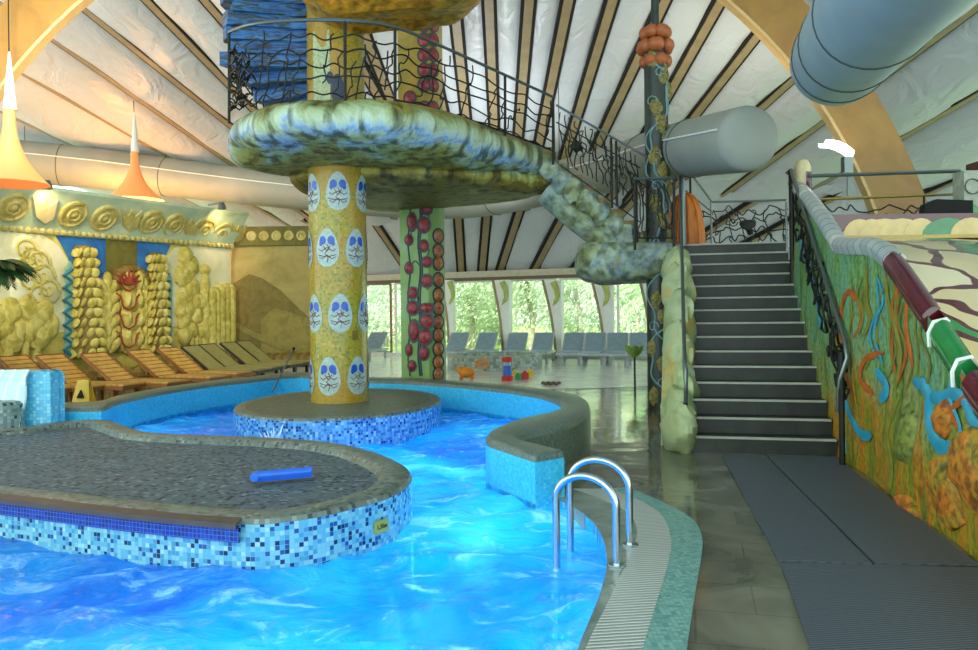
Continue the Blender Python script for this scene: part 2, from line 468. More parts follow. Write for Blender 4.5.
def crown(mb, c, r, n, sz):
    for k in range(n):
        u = V((random.gauss(0, 1), random.gauss(0, 1), random.gauss(0, 1))).normalized() * (random.random() ** .4)
        p = V((c.x + u.x * r[0], c.y + u.y * r[1], c.z + u.z * r[2]))
        a = V((random.gauss(0, 1), random.gauss(0, 1), random.gauss(0, 1))).normalized(); b_ = a.orthogonal().normalized()
        d = a.cross(b_); s_ = sz * random.uniform(.6, 1.3)
        i = mb.add([p - b_ * s_, p + d * s_ * .5, p + b_ * s_, p - d * s_ * .5]); mb.face([i, i + 1, i + 2, i + 3])
tlab = [(345, 33, 'beyond the glazing at the left of the green square column'), (385, 37, 'seen through the narrow pane left of the green square column'), (425, 34, 'directly behind the green square column'),
        (470, 32, 'through the first wide pane right of the green column'), (500, 37, 'between the first and second wide panes'), (530, 32, 'in the second wide pane above the toy tower'),
        (578, 34, 'in the third wide pane'), (610, 38, 'behind the third rib from the green column'), (635, 32, 'in the pane left of the black vine column'), (670, 36, 'behind the rock stringer of the stairs')]
for i, (px, Y, lb) in enumerate(tlab):
    base = at(px, 310, Y); base.z = -.1
    r = empty('tree', base, 'pale green sunlit tree outside, ' + lb, 'tree', None)
    mb = MB(); mb.tube(spline([base, base + V((.1, 0, 1.3)), base + V((-.1, .1, 2.6)), base + V((.15, 0, 4.4))], 4), [.13 - .006 * k for k in range(13)], 8)
    for q in range(4):
        a = base + V((0, 0, 1.6 + q * .6)); mb.tube([a, a + V((random.uniform(-1, 1), random.uniform(-.5, .5), .8))], [.045, .015], 5)
    mb.build('trunk', bark, r)
    mb = MB()
    for q in range(7):
        crown(mb, base + V((random.uniform(-1.3, 1.3), random.uniform(-1.2, 1.2), random.uniform(.6, 4.4))), (1.1, 1.0, .9), 420, .10)
    mb.build('crown', leafM[i % 3], r, smooth=False)
for i, (px, Y) in enumerate([(330, 40), (400, 42), (455, 41), (515, 43), (560, 41), (600, 42), (650, 41), (720, 41)]):
    c = at(px, 310, Y); c.z = -.1
    mb = MB()
    for q in range(6): crown(mb, c + V((random.uniform(-2, 2), random.uniform(-1, 1), random.uniform(.4, 4.8))), (1.5, 1.2, 1.2), 330, .17)
    tag(mb.build('bush', leafM[(i + 1) % 3], smooth=False), 'tall leafy bush in the green backdrop far outside the windows', 'bush', 'bushes behind the outdoor trees')

# palm helper
palmM = plain('palm_green', '2f5a2a', .5, 0, .35, 5); palmL = plain('palm_light', '7fa860', .5, 0, .3, 5)
def palm(base, h, n, ln, name, label, m_, dirs=None, cat='palm'):
    r = empty(name, base, label, cat)
    mb = MB(); P = [base + V((.03 * math.sin(k), 0, h * k / 8)) for k in range(9)]
    mb.tube(P, [.09 - .003 * k for k in range(9)], 8); mb.build('trunk', bark, r)
    top = base + V((0, 0, h))
    for k in range(n):
        a = 2 * PI * k / n + random.uniform(-.2, .2); el = random.uniform(.15, 1.1)
        d = V((math.cos(a), math.sin(a), 0)); L_ = ln * random.uniform(.8, 1.1)
        C_ = [top + d * (L_ * t * math.cos(el * (1 - t * .3))) + V((0, 0, L_ * (math.sin(el) * t - .75 * t * t))) for t in [j / 9 for j in range(10)]]
        mb = MB(); mb.tube(C_, [.014 - .001 * j for j in range(10)], 4)
        for j in range(1, 10):
            t = (C_[j] - C_[j - 1]).normalized(); sd = t.cross(V((0, 0, 1))).normalized()
            for sg in (-1, 1):
                for hf in (0, .5):
                    p = C_[j - 1].lerp(C_[j], .5 + hf); ll = L_ * .36 * math.sin(PI * (.12 + .8 * (j - .5 + hf) / 10.5))
                    e = p + (sd * sg * .8 + t * .6 + V((0, 0, -.35))).normalized() * ll
                    w_ = t * .022
                    i = mb.add([p - w_, p.lerp(e, .5) - w_ * 1.2, e, p.lerp(e, .5) + w_ * 1.2]); mb.face([i, i + 1, i + 2, i + 3])
        mb.build('frond', m_, r, smooth=False)
    return r
p = at(648, 360, 27); p.z = -.1
palm(p, 2.1, 11, 1.5, 'palm', 'outdoor palm with drooping fronds seen through the pane beside the black vine column', palmL)
p = atz(-8, 395, 0); p = at(-6, 310, 12.2); p.z = .0
palm(p, 2.25, 40, .66, 'indoor_palm', 'dark green indoor palm at the left edge in front of the relief mural', palmM)

# ------------------------------------------------------------ POOL
Z_W = -.08
inn = [(535, 454), (510, 446), (487, 438), (488, 430), (500, 424), (521, 416), (545, 411), (561, 406), (556, 399), (535, 393), (500, 388), (450, 383), (400, 380), (368, 379), (300, 374.5), (250, 379), (205, 384), (159, 391), (118, 400), (101, 406), (58, 406), (25, 407)]
out = [(564, 449), (540, 443), (519, 438), (517, 435), (525, 432), (545, 428), (572, 421), (590, 408), (583, 396), (550, 389), (505, 384), (455, 380), (400, 377), (368, 376), (300, 371.5), (250, 376), (205, 381), (158, 387.5), (117, 395), (98, 400), (55, 402), (22, 403)]
CI = spline([atz(x, y, .4) for x, y in inn], 4); CO = spline([atz(x, y, .4) for x, y in out], 4)
lad = [(540, 800), (556, 720), (578, 650), (600, 595), (607, 562), (602, 538), (590, 520), (565, 503), (540, 492)]
LA = spline([atz(x, y, 0) for x, y in lad], 4)
PB = [V((-9.5, CI[-1].y, 0)), V((-9.5, .6, 0)), V((LA[0].x, .6, 0))] + LA + [V((p.x, p.y, 0)) for p in CI]
floor_out = [V((-22, -8, 0)), V((14, -8, 0)), V((14, 30, 0)), V((-22, 34, 0))]
floor_out = [V((-22, -10, 0)), V((16, -10, 0)), P1 + WD * 22.5, P1 + WD * -20]
floor_out = [V((p.x, p.y, 0)) for p in floor_out]
mt, nt, N, L, B = newmat('slate_floor')
tc = N.new('ShaderNodeTexCoord')
n1 = N.new('ShaderNodeTexNoise'); n1.inputs['Scale'].default_value = 1.3; n1.inputs['Detail'].default_value = 8; n1.inputs['Distortion'].default_value = .8
br = N.new('ShaderNodeTexBrick'); br.inputs['Scale'].default_value = 1.0; br.inputs['Mortar Size'].default_value = .006
br.inputs['Brick Width'].default_value = .6; br.inputs['Row Height'].default_value = .42
br.inputs['Color1'].default_value = (1, 1, 1, 1); br.inputs['Color2'].default_value = (.88, .88, .86, 1); br.inputs['Mortar'].default_value = (.6, .6, .56, 1)
mpp = N.new('ShaderNodeMapping'); mpp.inputs['Rotation'].default_value = (0, 0, .25)
L.new(tc.outputs['Object'], mpp.inputs[0]); L.new(mpp.outputs[0], br.inputs['Vector']); L.new(tc.outputs['Object'], n1.inputs['Vector'])
r = ramp(N, [(.3, '4d4c40'), (.5, '6b6a5a'), (.72, '85836f')]); L.new(n1.outputs['Fac'], r.inputs['Fac'])
mx = N.new('ShaderNodeMix'); mx.data_type = 'RGBA'; mx.blend_type = 'MULTIPLY'; mx.inputs[0].default_value = .8
L.new(r.outputs[0], mx.inputs[6]); L.new(br.outputs['Color'], mx.inputs[7])
L.new(mx.outputs[2], B.inputs['Base Color'])
n2 = N.new('ShaderNodeTexNoise'); n2.inputs['Scale'].default_value = 1.1; n2.inputs['Detail'].default_value = 3; L.new(tc.outputs['Object'], n2.inputs['Vector'])
rr = ramp(N, [(.35, (.12, .12, .12)), (.65, (.42, .42, .42))]); L.new(n2.outputs['Fac'], rr.inputs['Fac']); L.new(rr.outputs[0], B.inputs['Roughness'])
bp = N.new('ShaderNodeBump'); bp.inputs['Strength'].default_value = .5; bp.inputs['Distance'].default_value = .02; L.new(n1.outputs['Fac'], bp.inputs['Height']); L.new(bp.outputs[0], B.inputs['Normal'])
MT['floor'] = mt
mb = MB(); allp = floor_out + PB[::-1]; b = mb.add(allp)
for t in tessellate_polygon([floor_out, PB[::-1]]):
    a, c, d = t
    if (allp[c] - allp[a]).cross(allp[d] - allp[a]).z < 0: c, d = d, c
    mb.face([b + a, b + c, b + d])
struct(mb.build('floor', MT['floor'], smooth=False, origin=(0, 0, 0)))
# pale tiles of the far wet zone
fp = [at(200, 310, 24.5), at(200, 310, 15.6), at(620, 310, 15.6), at(690, 310, 15.9), at(690, 310, 21.0)]
q0 = fp[0]; fp = [V((-6.5, 15.5, .002)), V((2.0, 15.4, .002)), V((3.9, 15.9, .002)), P1 + WD * 11.5 + V((0, 0, .002)), P1 + WD * -2 + V((0, 0, .002))]
mb = MB(); mb.prism(fp, (0, 0, .004)); struct(mb.build('floor', mosaic('pale_wet_tile', [(3, 'd4d8d0'), (3, 'dcdfd8'), (2, 'ccd0c8')], .3, 'b8beb4', .22, .03), smooth=False))
# basin
MT['pooltile'] = mosaic('pool_tile', [(4, '1fa8e8'), (3, '2fb8f0'), (2, '1794dc'), (1, '60d0f8')], .05, '1c9ad8', .3, .08)
mb = MB(); n = len(PB); L_ = 0
b = mb.add([V((p.x, p.y, -.001)) for p in PB] + [V((p.x, p.y, -1.3)) for p in PB])
for i in range(n):
    j = (i + 1) % n; l = (PB[j] - PB[i]).length
    mb.face([b + i, b + j, b + n + j, b + n + i], [(L_, 0), (L_ + l, 0), (L_ + l, -1.3), (L_, -1.3)]); L_ += l
for t in tessellate_polygon([PB]):
    a, c, d = t
    if (PB[c] - PB[a]).cross(PB[d] - PB[a]).z < 0: c, d = d, c
    mb.face([b + n + a, b + n + c, b + n + d])
struct(mb.build('pool_basin', MT['pooltile'], smooth=False))
# water
mt, nt, N, L, B = newmat('pool_water')
tc = N.new('ShaderNodeTexCoord')
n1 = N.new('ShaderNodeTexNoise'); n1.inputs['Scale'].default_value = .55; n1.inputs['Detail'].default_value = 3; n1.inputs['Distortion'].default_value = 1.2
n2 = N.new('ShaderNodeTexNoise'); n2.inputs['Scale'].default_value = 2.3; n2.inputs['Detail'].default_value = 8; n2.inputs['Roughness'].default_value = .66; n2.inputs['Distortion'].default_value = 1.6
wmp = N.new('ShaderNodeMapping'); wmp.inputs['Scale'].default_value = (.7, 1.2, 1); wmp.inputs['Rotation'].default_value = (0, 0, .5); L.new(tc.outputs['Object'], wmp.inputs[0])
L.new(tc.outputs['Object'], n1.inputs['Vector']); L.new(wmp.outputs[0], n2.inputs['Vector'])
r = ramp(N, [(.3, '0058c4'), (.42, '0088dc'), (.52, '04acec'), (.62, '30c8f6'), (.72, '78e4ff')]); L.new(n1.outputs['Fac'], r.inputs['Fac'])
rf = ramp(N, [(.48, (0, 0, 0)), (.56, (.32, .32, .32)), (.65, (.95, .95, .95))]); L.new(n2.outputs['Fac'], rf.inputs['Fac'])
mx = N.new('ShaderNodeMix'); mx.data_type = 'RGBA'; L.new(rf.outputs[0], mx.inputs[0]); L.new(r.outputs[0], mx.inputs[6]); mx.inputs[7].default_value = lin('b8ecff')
df = N.new('ShaderNodeBsdfDiffuse'); L.new(mx.outputs[2], df.inputs[0])
tr = N.new('ShaderNodeBsdfTransparent'); tr.inputs[0].default_value = lin('8fe0ff')
tl = N.new('ShaderNodeBsdfTranslucent'); L.new(mx.outputs[2], tl.inputs[0]); m0 = N.new('ShaderNodeMixShader'); m0.inputs[0].default_value = .45; L.new(df.outputs[0], m0.inputs[1]); L.new(tl.outputs[0], m0.inputs[2])
m1 = N.new('ShaderNodeMixShader'); m1.inputs[0].default_value = .9
L.new(tr.outputs[0], m1.inputs[1]); L.new(m0.outputs[0], m1.inputs[2])
gl = N.new('ShaderNodeBsdfGlossy'); gl.inputs['Roughness'].default_value = .06
fz = N.new('ShaderNodeFresnel'); fz.inputs[0].default_value = 1.33
m2 = N.new('ShaderNodeMixShader'); L.new(fz.outputs[0], m2.inputs[0]); L.new(m1.outputs[0], m2.inputs[1]); L.new(gl.outputs[0], m2.inputs[2])
bp = N.new('ShaderNodeBump'); bp.inputs['Strength'].default_value = .7; bp.inputs['Distance'].default_value = .08; L.new(n2.outputs['Fac'], bp.inputs['Height'])
for q in (gl, fz, df): L.new(bp.outputs[0], q.inputs['Normal'])
L.new(m2.outputs[0], N['Material Output'].inputs[0])
MT['water'] = mt
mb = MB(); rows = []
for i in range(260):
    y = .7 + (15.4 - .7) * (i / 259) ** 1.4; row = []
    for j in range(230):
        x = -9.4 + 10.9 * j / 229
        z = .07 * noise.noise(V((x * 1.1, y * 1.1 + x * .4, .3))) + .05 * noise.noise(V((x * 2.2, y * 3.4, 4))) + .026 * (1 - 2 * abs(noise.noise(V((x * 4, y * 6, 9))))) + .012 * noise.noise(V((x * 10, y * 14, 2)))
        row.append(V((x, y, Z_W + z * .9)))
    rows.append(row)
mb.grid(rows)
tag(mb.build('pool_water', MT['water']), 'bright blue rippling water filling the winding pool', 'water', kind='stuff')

# curb
MT['cap'] = mosaic('curb_cap_tile', [(3, '66756a'), (3, '6f7d70'), (2, '5c6a60'), (1, '7c887c')], .022, '5a665c', .3)
MT['face'] = mosaic('curb_face_tile', [(3, '38bce0'), (3, '44c4e6'), (2, '30b0d8'), (1, '5cceea')], .022, '38b0d4', .3)
r = empty('pool_curb', CO[0] * 1, 'winding raised pool wall, blue tiled inside with a grey-green rounded top', 'pool wall')
r.location.z = 0
def sect(prof):
    rows = []
    for a, c in zip(CI, CO):
        rows.append([V((a.x + (c.x - a.x) * t, a.y + (c.y - a.y) * t, z)) for t, z in prof])
    return rows
LL = [0]
for a, c in zip(CI, CI[1:]): LL.append(LL[-1] + (c - a).length)
mb = MB(); pf = [(0, .33), (.04, .375), (.15, .4), (.85, .4), (.96, .375), (1, .33)]
hh = [0, .05, .1, .35, .4, .45]
rows = sect(pf); b = mb.grid(rows, False, lambda i, j: (LL[i], hh[j]), flip=True); k = len(pf)
mb.face([b + q for q in range(k)][::-1])
mb.build('rounded_cap', MT['cap'], r)
mb = MB(); pf = [(0, -1.2), (0, .33)]; mb.grid(sect(pf), False, lambda i, j: (LL[i], j * 1.5), flip=True)
a, c = CI[0], CO[0]; i = mb.add([V((a.x, a.y, -.3)), V((a.x, a.y, .335)), V((c.x, c.y, .335)), V((c.x, c.y, -.3))]); mb.face([i, i + 1, i + 2, i + 3])
mb.build('blue_tiled_face', MT['face'], r)
mb = MB(); pf = [(1, .33), (1, 0)]; mb.grid(sect(pf), False, lambda i, j: (LL[i], j * .33), flip=True)
mb.build('outer_face', MT['cap'], r)
# tall block far left with waterfall
p0 = atz(58, 412, -.12)
MT['paleface'] = mosaic('pale_blue_tile', [(3, '48b8e4'), (3, '66c8ea'), (2, '8ad6ee')], .04, '4aaad0', .3)
A_, B_ = at(-60, 380, 9.6), at(52, 380, 9.65)
mb = MB(); ol = spline([V((A_.x, 9.6, 0)), V((B_.x - .15, 9.6, 0)), V((B_.x, 9.7, 0)), V((B_.x, 9.82, 0)), V((B_.x - .1, 9.92, 0)), V((A_.x, 9.95, 0))], 5, True)
rings(mb, ol, [(0, -1.2), (0, .80), (.03, .86), (.1, .88)])
tag(mb.build('waterfall_block', MT['paleface']), 'tall pale blue tiled block with rounded edges at the far left of the pool', 'pool wall')
mt = plain('falling_water', 'd8f2fc', .15, 0, .1, 3)
mb = MB(); rows = []
for k in range(12):
    t = k / 11; z = .9 - 1.0 * t; rows.append([V((B_.x - .62 + j * .05, 9.58 - .25 * math.sqrt(max(t, .0)) + .03 * math.sin(j * 2.1 + k), z)) for j in range(9)])
mb.grid(rows, flip=True)
rows2 = [[p + V((0, .03, -.01)) for p in rw] for rw in rows]; mb.grid(rows2)
tag(mb.build('waterfall', mt), 'thin white sheet of water falling down the tall pale blue block', 'water')
# small grey mosaic pillar at left edge
MT['greymos'] = mosaic('grey_fleck_mosaic', [(5, '7f9894'), (4, '92a8a2'), (2, '6a807e'), (2, '2e3a44'), (1, 'a9bab2')], .04, '6f8480', .3)
mb = MB(); c = at(-3, 430, 9.35)
ol = [V((c.x + .26 * math.cos(a), 9.4 + .26 * math.sin(a), 0)) for a in [2 * PI * k / 24 for k in range(24)]]
rings(mb, ol, [(0, -.5), (0, .50), (.03, .54), (.08, .55)])
tag(mb.build('mosaic_pillar', MT['greymos']), 'short round grey mosaic pillar at the left edge behind the near island', 'pillar')

# near island
isl = [(-330, 470), (-160, 480), (0, 494), (120, 508), (238, 518), (300, 514), (350, 504), (395, 490), (412, 474), (402, 462), (370, 449), (330, 441), (270, 436.5), (200, 434), (150, 431), (125, 424.5), (105, 419), (60, 421), (0, 428), (-160, 440), (-330, 452)]
OL = spline([atz(x, y, .28) for x, y in isl], 5, True)
OL = [V((p.x, p.y, 0)) for p in OL]
if sum((OL[i].x * OL[(i + 1) % len(OL)].y - OL[(i + 1) % len(OL)].x * OL[i].y) for i in range(len(OL))) < 0: OL.reverse()
MT['blue_mos'] = mosaic('blue_mix_mosaic', [(6, '7cbcc4'), (5, '5ca8c0'), (3, '4490b4'), (1.7, '244c88'), (1.2, '162c54'), (1.5, '9cccce')], .030, '74acb8', .22, .09)
MT['plateau'] = mosaic('plateau_mosaic', [(6, '56646a'), (5, '607076'), (3, '4c5a60'), (2.2, '1c242c'), (1, '80909a')], .036, '566268', .6)
MT['rim'] = mosaic('rim_mosaic', [(4, '6a756c'), (3, '768278'), (2, '5a645c'), (1, '3c4646'), (.7, '8e988a')], .034, '666e64', .35)
MT['navy'] = mosaic('navy_mosaic', [(3, '15308c'), (3, '193a98'), (2, '122a78')], .03, '4c6cb4', .2, .12)
r = empty('mosaic_island', V((-2.6, 6.5, Z_W)), 'large low mosaic island in the near pool with grey plateau and blue speckled side', 'pool island')
mb = MB(); rings(mb, OL, [(0, -1.28), (0, .24)], top=False, bottom=False); mb.build('mosaic_side', MT['blue_mos'], r)
mb = MB(); rings(mb, OL, [(0, .24), (.02, .27), (.06, .28), (.2, .28), (.24, .265), (.27, .22)], top=False, bottom=False); mb.build('rounded_rim', MT['rim'], r)
mb = MB(); rings(mb, OL, [(.265, .222), (.45, .215)], bottom=False); mb.build('plateau', MT['plateau'], r)
fr = [(-200, 476.5), (-60, 488), (0, 494), (60, 501), (120, 508), (180, 514), (240, 519)]
FP = spline([atz(x, y, .28) for x, y in fr], 4); FP = [V((p.x, p.y, 0)) + V((.0, -.03, 0)) for p in FP]
mb = MB(); acc = [0]
for a, c in zip(FP, FP[1:]): acc.append(acc[-1] + (c - a).length)
mb.grid([[V((p.x, p.y + .05, .236)), V((p.x, p.y, .236)), V((p.x, p.y, .14)), V((p.x, p.y + .05, .14))][::1] for p in FP], False, lambda i, j: (acc[i], [0, .0, .1, .15][j]))
mb.build('navy_tile_band', MT['navy'], r)
mb = MB(); mb.grid([[V((p.x, p.y + .1, .275)), V((p.x, p.y - .05, .27)), V((p.x, p.y - .05, .235)), V((p.x, p.y + .1, .235))] for p in FP], False)
mb.build('dark_edge_strip', plain('dark_stone_edge', '4a3f3c', .4), r)
# depth tag
pt = atp(380, 527, V((0, 5.45, 0)), V((-.45, 1, 0)).normalized())
# nearest side point for the tag
cand = min(OL, key=lambda p: (atz(380, 527, .1) - V((p.x, p.y, .1))).length + (0 if p.y < 6 else 5))
best = None
for i in range(len(OL)):
    a, c = OL[i], OL[(i + 1) % len(OL)]
    t = (c - a); nn = V((t.y, -t.x, 0)).normalized(); d = ray(380, 526)
    if d.dot(nn) > -1e-3: continue
    h = EYE + d * ((a - EYE).dot(nn) / d.dot(nn))
    u = (V((h.x, h.y, 0)) - a).dot(t) / t.length_squared
    if -.05 <= u <= 1.05 and (best is None or h.y < best[0].y): best = (h, nn)
h, nn = best; sd = V((-nn.y, nn.x, 0))
rt = empty('depth_sign', h + nn * .01, 'small olive depth plate reading 1,35m on the near island side', 'sign')
mb = MB(); Rm = Matrix((sd, -nn, V((0, 0, 1)))).transposed(); mb.box(h + nn * .012, (.13, .012, .085), mat=Rm); mb.build('plate', plain('olive_plate', 'a3a443', .4), rt, smooth=False)
def text_mesh(txt, size, mat, parent, loc, Rm, name='lettering'):
    cu = bpy.data.curves.new('t', 'FONT'); cu.body = txt; cu.size = size; cu.extrude = .002; cu.align_x = 'CENTER'; cu.align_y = 'CENTER'
    to = bpy.data.objects.new('t', cu); COL.objects.link(to)
    dg = bpy.context.evaluated_depsgraph_get(); me = bpy.data.meshes.new_from_object(to.evaluated_get(dg))
    bpy.data.objects.remove(to); bpy.data.curves.remove(cu)
    off = V((0, 0, 0)); p = parent
    while p: off += p.location; p = p.parent
    me.transform(Matrix.Translation(loc - off) @ Rm.to_4x4()); me.materials.clear(); me.materials.append(mat)
    o = bpy.data.objects.new(name, me); COL.objects.link(o); o.parent = parent; return o
text_mesh('1,35m', .042, MT['dark'], rt, h + nn * .02, Matrix((sd, V((0, 0, 1)), nn)).transposed())

# blue float bar
c = atz(284, 476, .26); r = empty('pool_noodle_bar', V((c.x, c.y, .22)), 'bright blue plastic float bar lying on the near island plateau', 'float')
a, c2 = atz(256, 478, .27), atz(311, 473, .27)
mb = MB(); t = (c2 - a).normalized(); mb.beam(a + V((0, 0, .0)), c2 + V((0, 0, 0)), .085, .05); mb.build('bar', plain('blue_plastic', '1256d8', .3), r)
mb = MB(); mb.tube([a + V((0, -.03, .02)), c2 + V((0, -.03, .02))], .025, 8); mb.tube([a + V((0, .03, .02)), c2 + V((0, .03, .02))], .025, 8)
mb.tube([a + V((.0, -.05, .015)), a + V((0, .05, .015))], .035, 8); mb.build('rounded_edge', plain('blue_plastic_light', '2f74ec', .3), r)

# round island
cx, cy = -2.13, 11.35
r = empty('round_island', V((cx, cy, Z_W)), 'round mosaic island carrying the yellow column, blue speckled side and grey top', 'pool island')
ol = [V((cx + 1.43 * math.cos(a), cy + 1.85 * math.sin(a), 0)) for a in [2 * PI * k / 72 for k in range(72)]]
MT['blue_mos2'] = mosaic('blue_white_mosaic', [(5, '70acd4'), (4, '5294cc'), (3, '3a72b8'), (2, '1c3e8c'), (1.6, '9cc8e0')], .034, '70a4c8', .22, .09)
mb = MB(); rings(mb, ol, [(0, -1.28), (0, .24)], top=False, bottom=False); mb.build('mosaic_side', MT['blue_mos2'], r)
mb = MB(); rings(mb, ol, [(0, .24), (.02, .27), (.07, .28), (.16, .275)], top=False, bottom=False); mb.build('rounded_rim', MT['rim'], r)
mb = MB(); rings(mb, ol, [(.155, .276), (.3, .28)], bottom=False); mb.build('plateau', mosaic('olive_grey_mosaic', [(4, '646a58'), (3, '70765f'), (2, '585e4c'), (.8, '3a3e38')], .035, '5c604e', .4), r)

sp0 = at(287, 416, 9.9); mb = MB(); rnd = random.Random(9)
for k in range(26):
    a = rnd.uniform(0, 2 * PI); r0_ = rnd.uniform(0, .07); h0 = rnd.uniform(.08, .34); b0 = V((sp0.x + r0_ * math.cos(a), 9.25 + r0_ * math.sin(a), Z_W))
    mb.tube([b0, b0 + V((.04 * math.cos(a), .04 * math.sin(a), h0 * .6)), b0 + V((.09 * math.cos(a), .09 * math.sin(a), h0))], [.02, .012, .004], 5)
tag(mb.build('water_splash', plain('spray', 'e8f8ff', .1)), 'small white splash of water against the front left of the round island', 'water')
# coping: stone ring, white grating, mosaic band
def pxstrip(A, B_, z1, seg=5):
    a = spline([atz(x, y, 0) for x, y in A], seg); b_ = spline([atz(x, y, 0) for x, y in B_], seg); return a, b_
st_i = [(540, 800), (556, 720), (578, 650), (600, 595), (607, 562), (602, 538), (590, 520), (565, 503), (544, 492)]
st_o = [(546, 800), (564, 720), (586, 650), (610, 600), (628, 560), (637, 535), (629, 515), (601, 500), (572, 490)]
gr_o = [(610, 800), (628, 720), (643, 650), (658, 600), (668, 566), (671, 540), (662, 517), (640, 502), (608, 490)]
mo_o = [(672, 800), (680, 720), (687, 650), (695, 595), (701, 560), (702, 538), (692, 520), (665, 504), (628, 488)]
def ribbon(name, A, B_, mat, label, cat, z0, z1):
    a, b_ = pxstrip(A, B_, z1); mb = MB(); mb.strip(a, b_, z0, z1)
    tag(mb.build(name, mat, smooth=False), label, cat)
ribbon('stone_coping', st_i, st_o, mottled('wet_stone', [(.3, '5c6a62'), (.6, '8a948a'), (.8, 'a8b0a0')], 3, rough=.25), 'narrow wet dark stone edge under the chrome ladder feet', 'coping', -.2, .01)
def slats(name, base, line, per, uvs=True):
    mt, nt, N, L, B = newmat(name); uv = N.new('ShaderNodeTexCoord')
    wv_ = N.new('ShaderNodeTexWave'); wv_.bands_direction = 'Y'; wv_.inputs['Scale'].default_value = per; wv_.inputs['Distortion'].default_value = .15
    mp = N.new('ShaderNodeMapping'); mp.inputs['Rotation'].default_value = (0, 0, -.12)
    L.new(uv.outputs['Object'], mp.inputs[0]); L.new(mp.outputs[0], wv_.inputs[0]); r = ramp(N, [(.15, line), (.4, base)]); L.new(wv_.outputs['Fac'], r.inputs[0])
    L.new(r.outputs[0], B.inputs['Base Color']); B.inputs['Roughness'].default_value = .4
    b_ = N.new('ShaderNodeBump'); b_.inputs['Distance'].default_value = .01; b_.inputs['Strength'].default_value = .6; L.new(wv_.outputs['Fac'], b_.inputs['Height']); L.new(b_.outputs[0], B.inputs['Normal'])
    return mt
ribbon('overflow_grating', st_o, gr_o, slats('white_grate', 'c2c6bf', '80857e', 9), 'curved white slatted overflow grating beside the ladder', 'grating', -.1, .012)
ribbon('mosaic_border', gr_o, mo_o, mosaic('teal_mosaic', [(4, '6fa39c'), (3, '83b3aa'), (2, '5c918c')], .025, '648a84', .3), 'curved pale teal mosaic border outside the white grating', 'border', -.1, .01)

# ladder
r = empty('pool_ladder', atz(617, 568, 0), 'chrome pool ladder with two arched hoops at the pool edge', 'ladder')
hoops = []
for fx, fy, wx, top in ((617, 568, 556, .53), (630, 547, 570, .55)):
    a = atz(fx, fy, 0); w = at(wx, 500, a.y + .22); w.z = 0
    d = (w - a); P = [a + V((0, 0, -.02)), a + V((0, 0, top * .35)), a + V((0, 0, top * .62))]
    L1 = d.length
    for k in range(17):
        th = PI * k / 16; P.append(a + d * (.5 - .5 * math.cos(th)) + V((0, 0, top * .68 + (top * .32) * math.sin(th))))
    P += [a + d + V((0, 0, top * .6)), a + d + V((0, 0, -.5)), a + d + V((0, 0, -.9))]
    mb = MB(); mb.tube(P, .024, 12); h = mb.build('hoop', MT['steel'], r)
    mb = MB(); mb.lathe([(.001, .018), (.05, .016), (.055, .01), (.055, 0)], a + V((0, 0, .008)), 16); mb.build('foot_flange', MT['steel'], h)
    hoops.append(a + d)
for z in (-.25, -.5, -.75):
    mb = MB(); mb.beam(hoops[0] + V((0, 0, z)), hoops[1] + V((0, 0, z)), .07, .03); mb.build('rung', MT['steel'], r)

# mats
def mat_obj(px, label, mtl):
    P = [atz(x, y, 0) for x, y in px]; P = [V((p.x, p.y, .004)) for p in P]
    mb = MB(); mb.prism(P, (0, 0, .012)); tag(mb.build('floor_mat', mtl, smooth=False), label, 'mat')
MT['mat'] = slats('ribbed_mat', '585f68', '474c54', 14)
mat_obj([(722.5, 457), (765, 456.5), (872, 565.5), (779, 562.5)], 'grey ribbed floor mat at the foot of the stairs, left of the diagonal seam', MT['mat'])
mat_obj([(767, 456.5), (834, 458), (990, 575), (978, 567), (875, 565.5)], 'grey ribbed floor mat at the foot of the stairs against the painted wall', MT['mat'])
mat_obj([(781, 565), (1000, 570.5), (1150, 800), (862, 800)], 'nearest grey ribbed floor mat at the bottom right of the photo', MT['mat'])

# ------------------------------------------------------------ MAIN STAIRS
S0 = V((2.05, 8.55, 0)); SR = V((.972, -.236, 0)); SF = V((.236, .972, 0)); SW = 1.57; RI = .1685; GO = .28
mt, nt, N, L, B = newmat('stair_slate')
tc = N.new('ShaderNodeUVMap'); br = N.new('ShaderNodeTexBrick'); br.inputs['Scale'].default_value = 1; br.inputs['Brick Width'].default_value = .3; br.inputs['Row Height'].default_value = .34; br.inputs['Mortar Size'].default_value = .004
br.offset = 0
br.inputs['Color1'].default_value = lin('24281f'); br.inputs['Color2'].default_value = lin('2c3028'); br.inputs['Mortar'].default_value = lin('20221f')
L.new(tc.outputs[0], br.inputs['Vector']); n1 = N.new('ShaderNodeTexNoise'); n1.inputs['Scale'].default_value = 6; n1.inputs['Detail'].default_value = 5
t2 = N.new('ShaderNodeTexCoord'); L.new(t2.outputs['Object'], n1.inputs['Vector']); rr = ramp(N, [(.3, (.65, .65, .6)), (.7, (1.0, 1.0, .95))]); L.new(n1.outputs[0], rr.inputs[0])
mx = N.new('ShaderNodeMix'); mx.data_type = 'RGBA'; mx.blend_type = 'MULTIPLY'; mx.inputs[0].default_value = 1; L.new(br.outputs[0], mx.inputs[6]); L.new(rr.outputs[0], mx.inputs[7]); L.new(mx.outputs[2], B.inputs['Base Color'])
B.inputs['Roughness'].default_value = .45
MT['slate'] = mt
MT['nosing'] = plain('pale_nosing', 'a4a596', .4)
Rst = Matrix((SR, SF, V((0, 0, 1)))).transposed()
stair = empty('staircase', S0, 'wide dark slate staircase of fifteen steps with pale nosings', 'stairs')
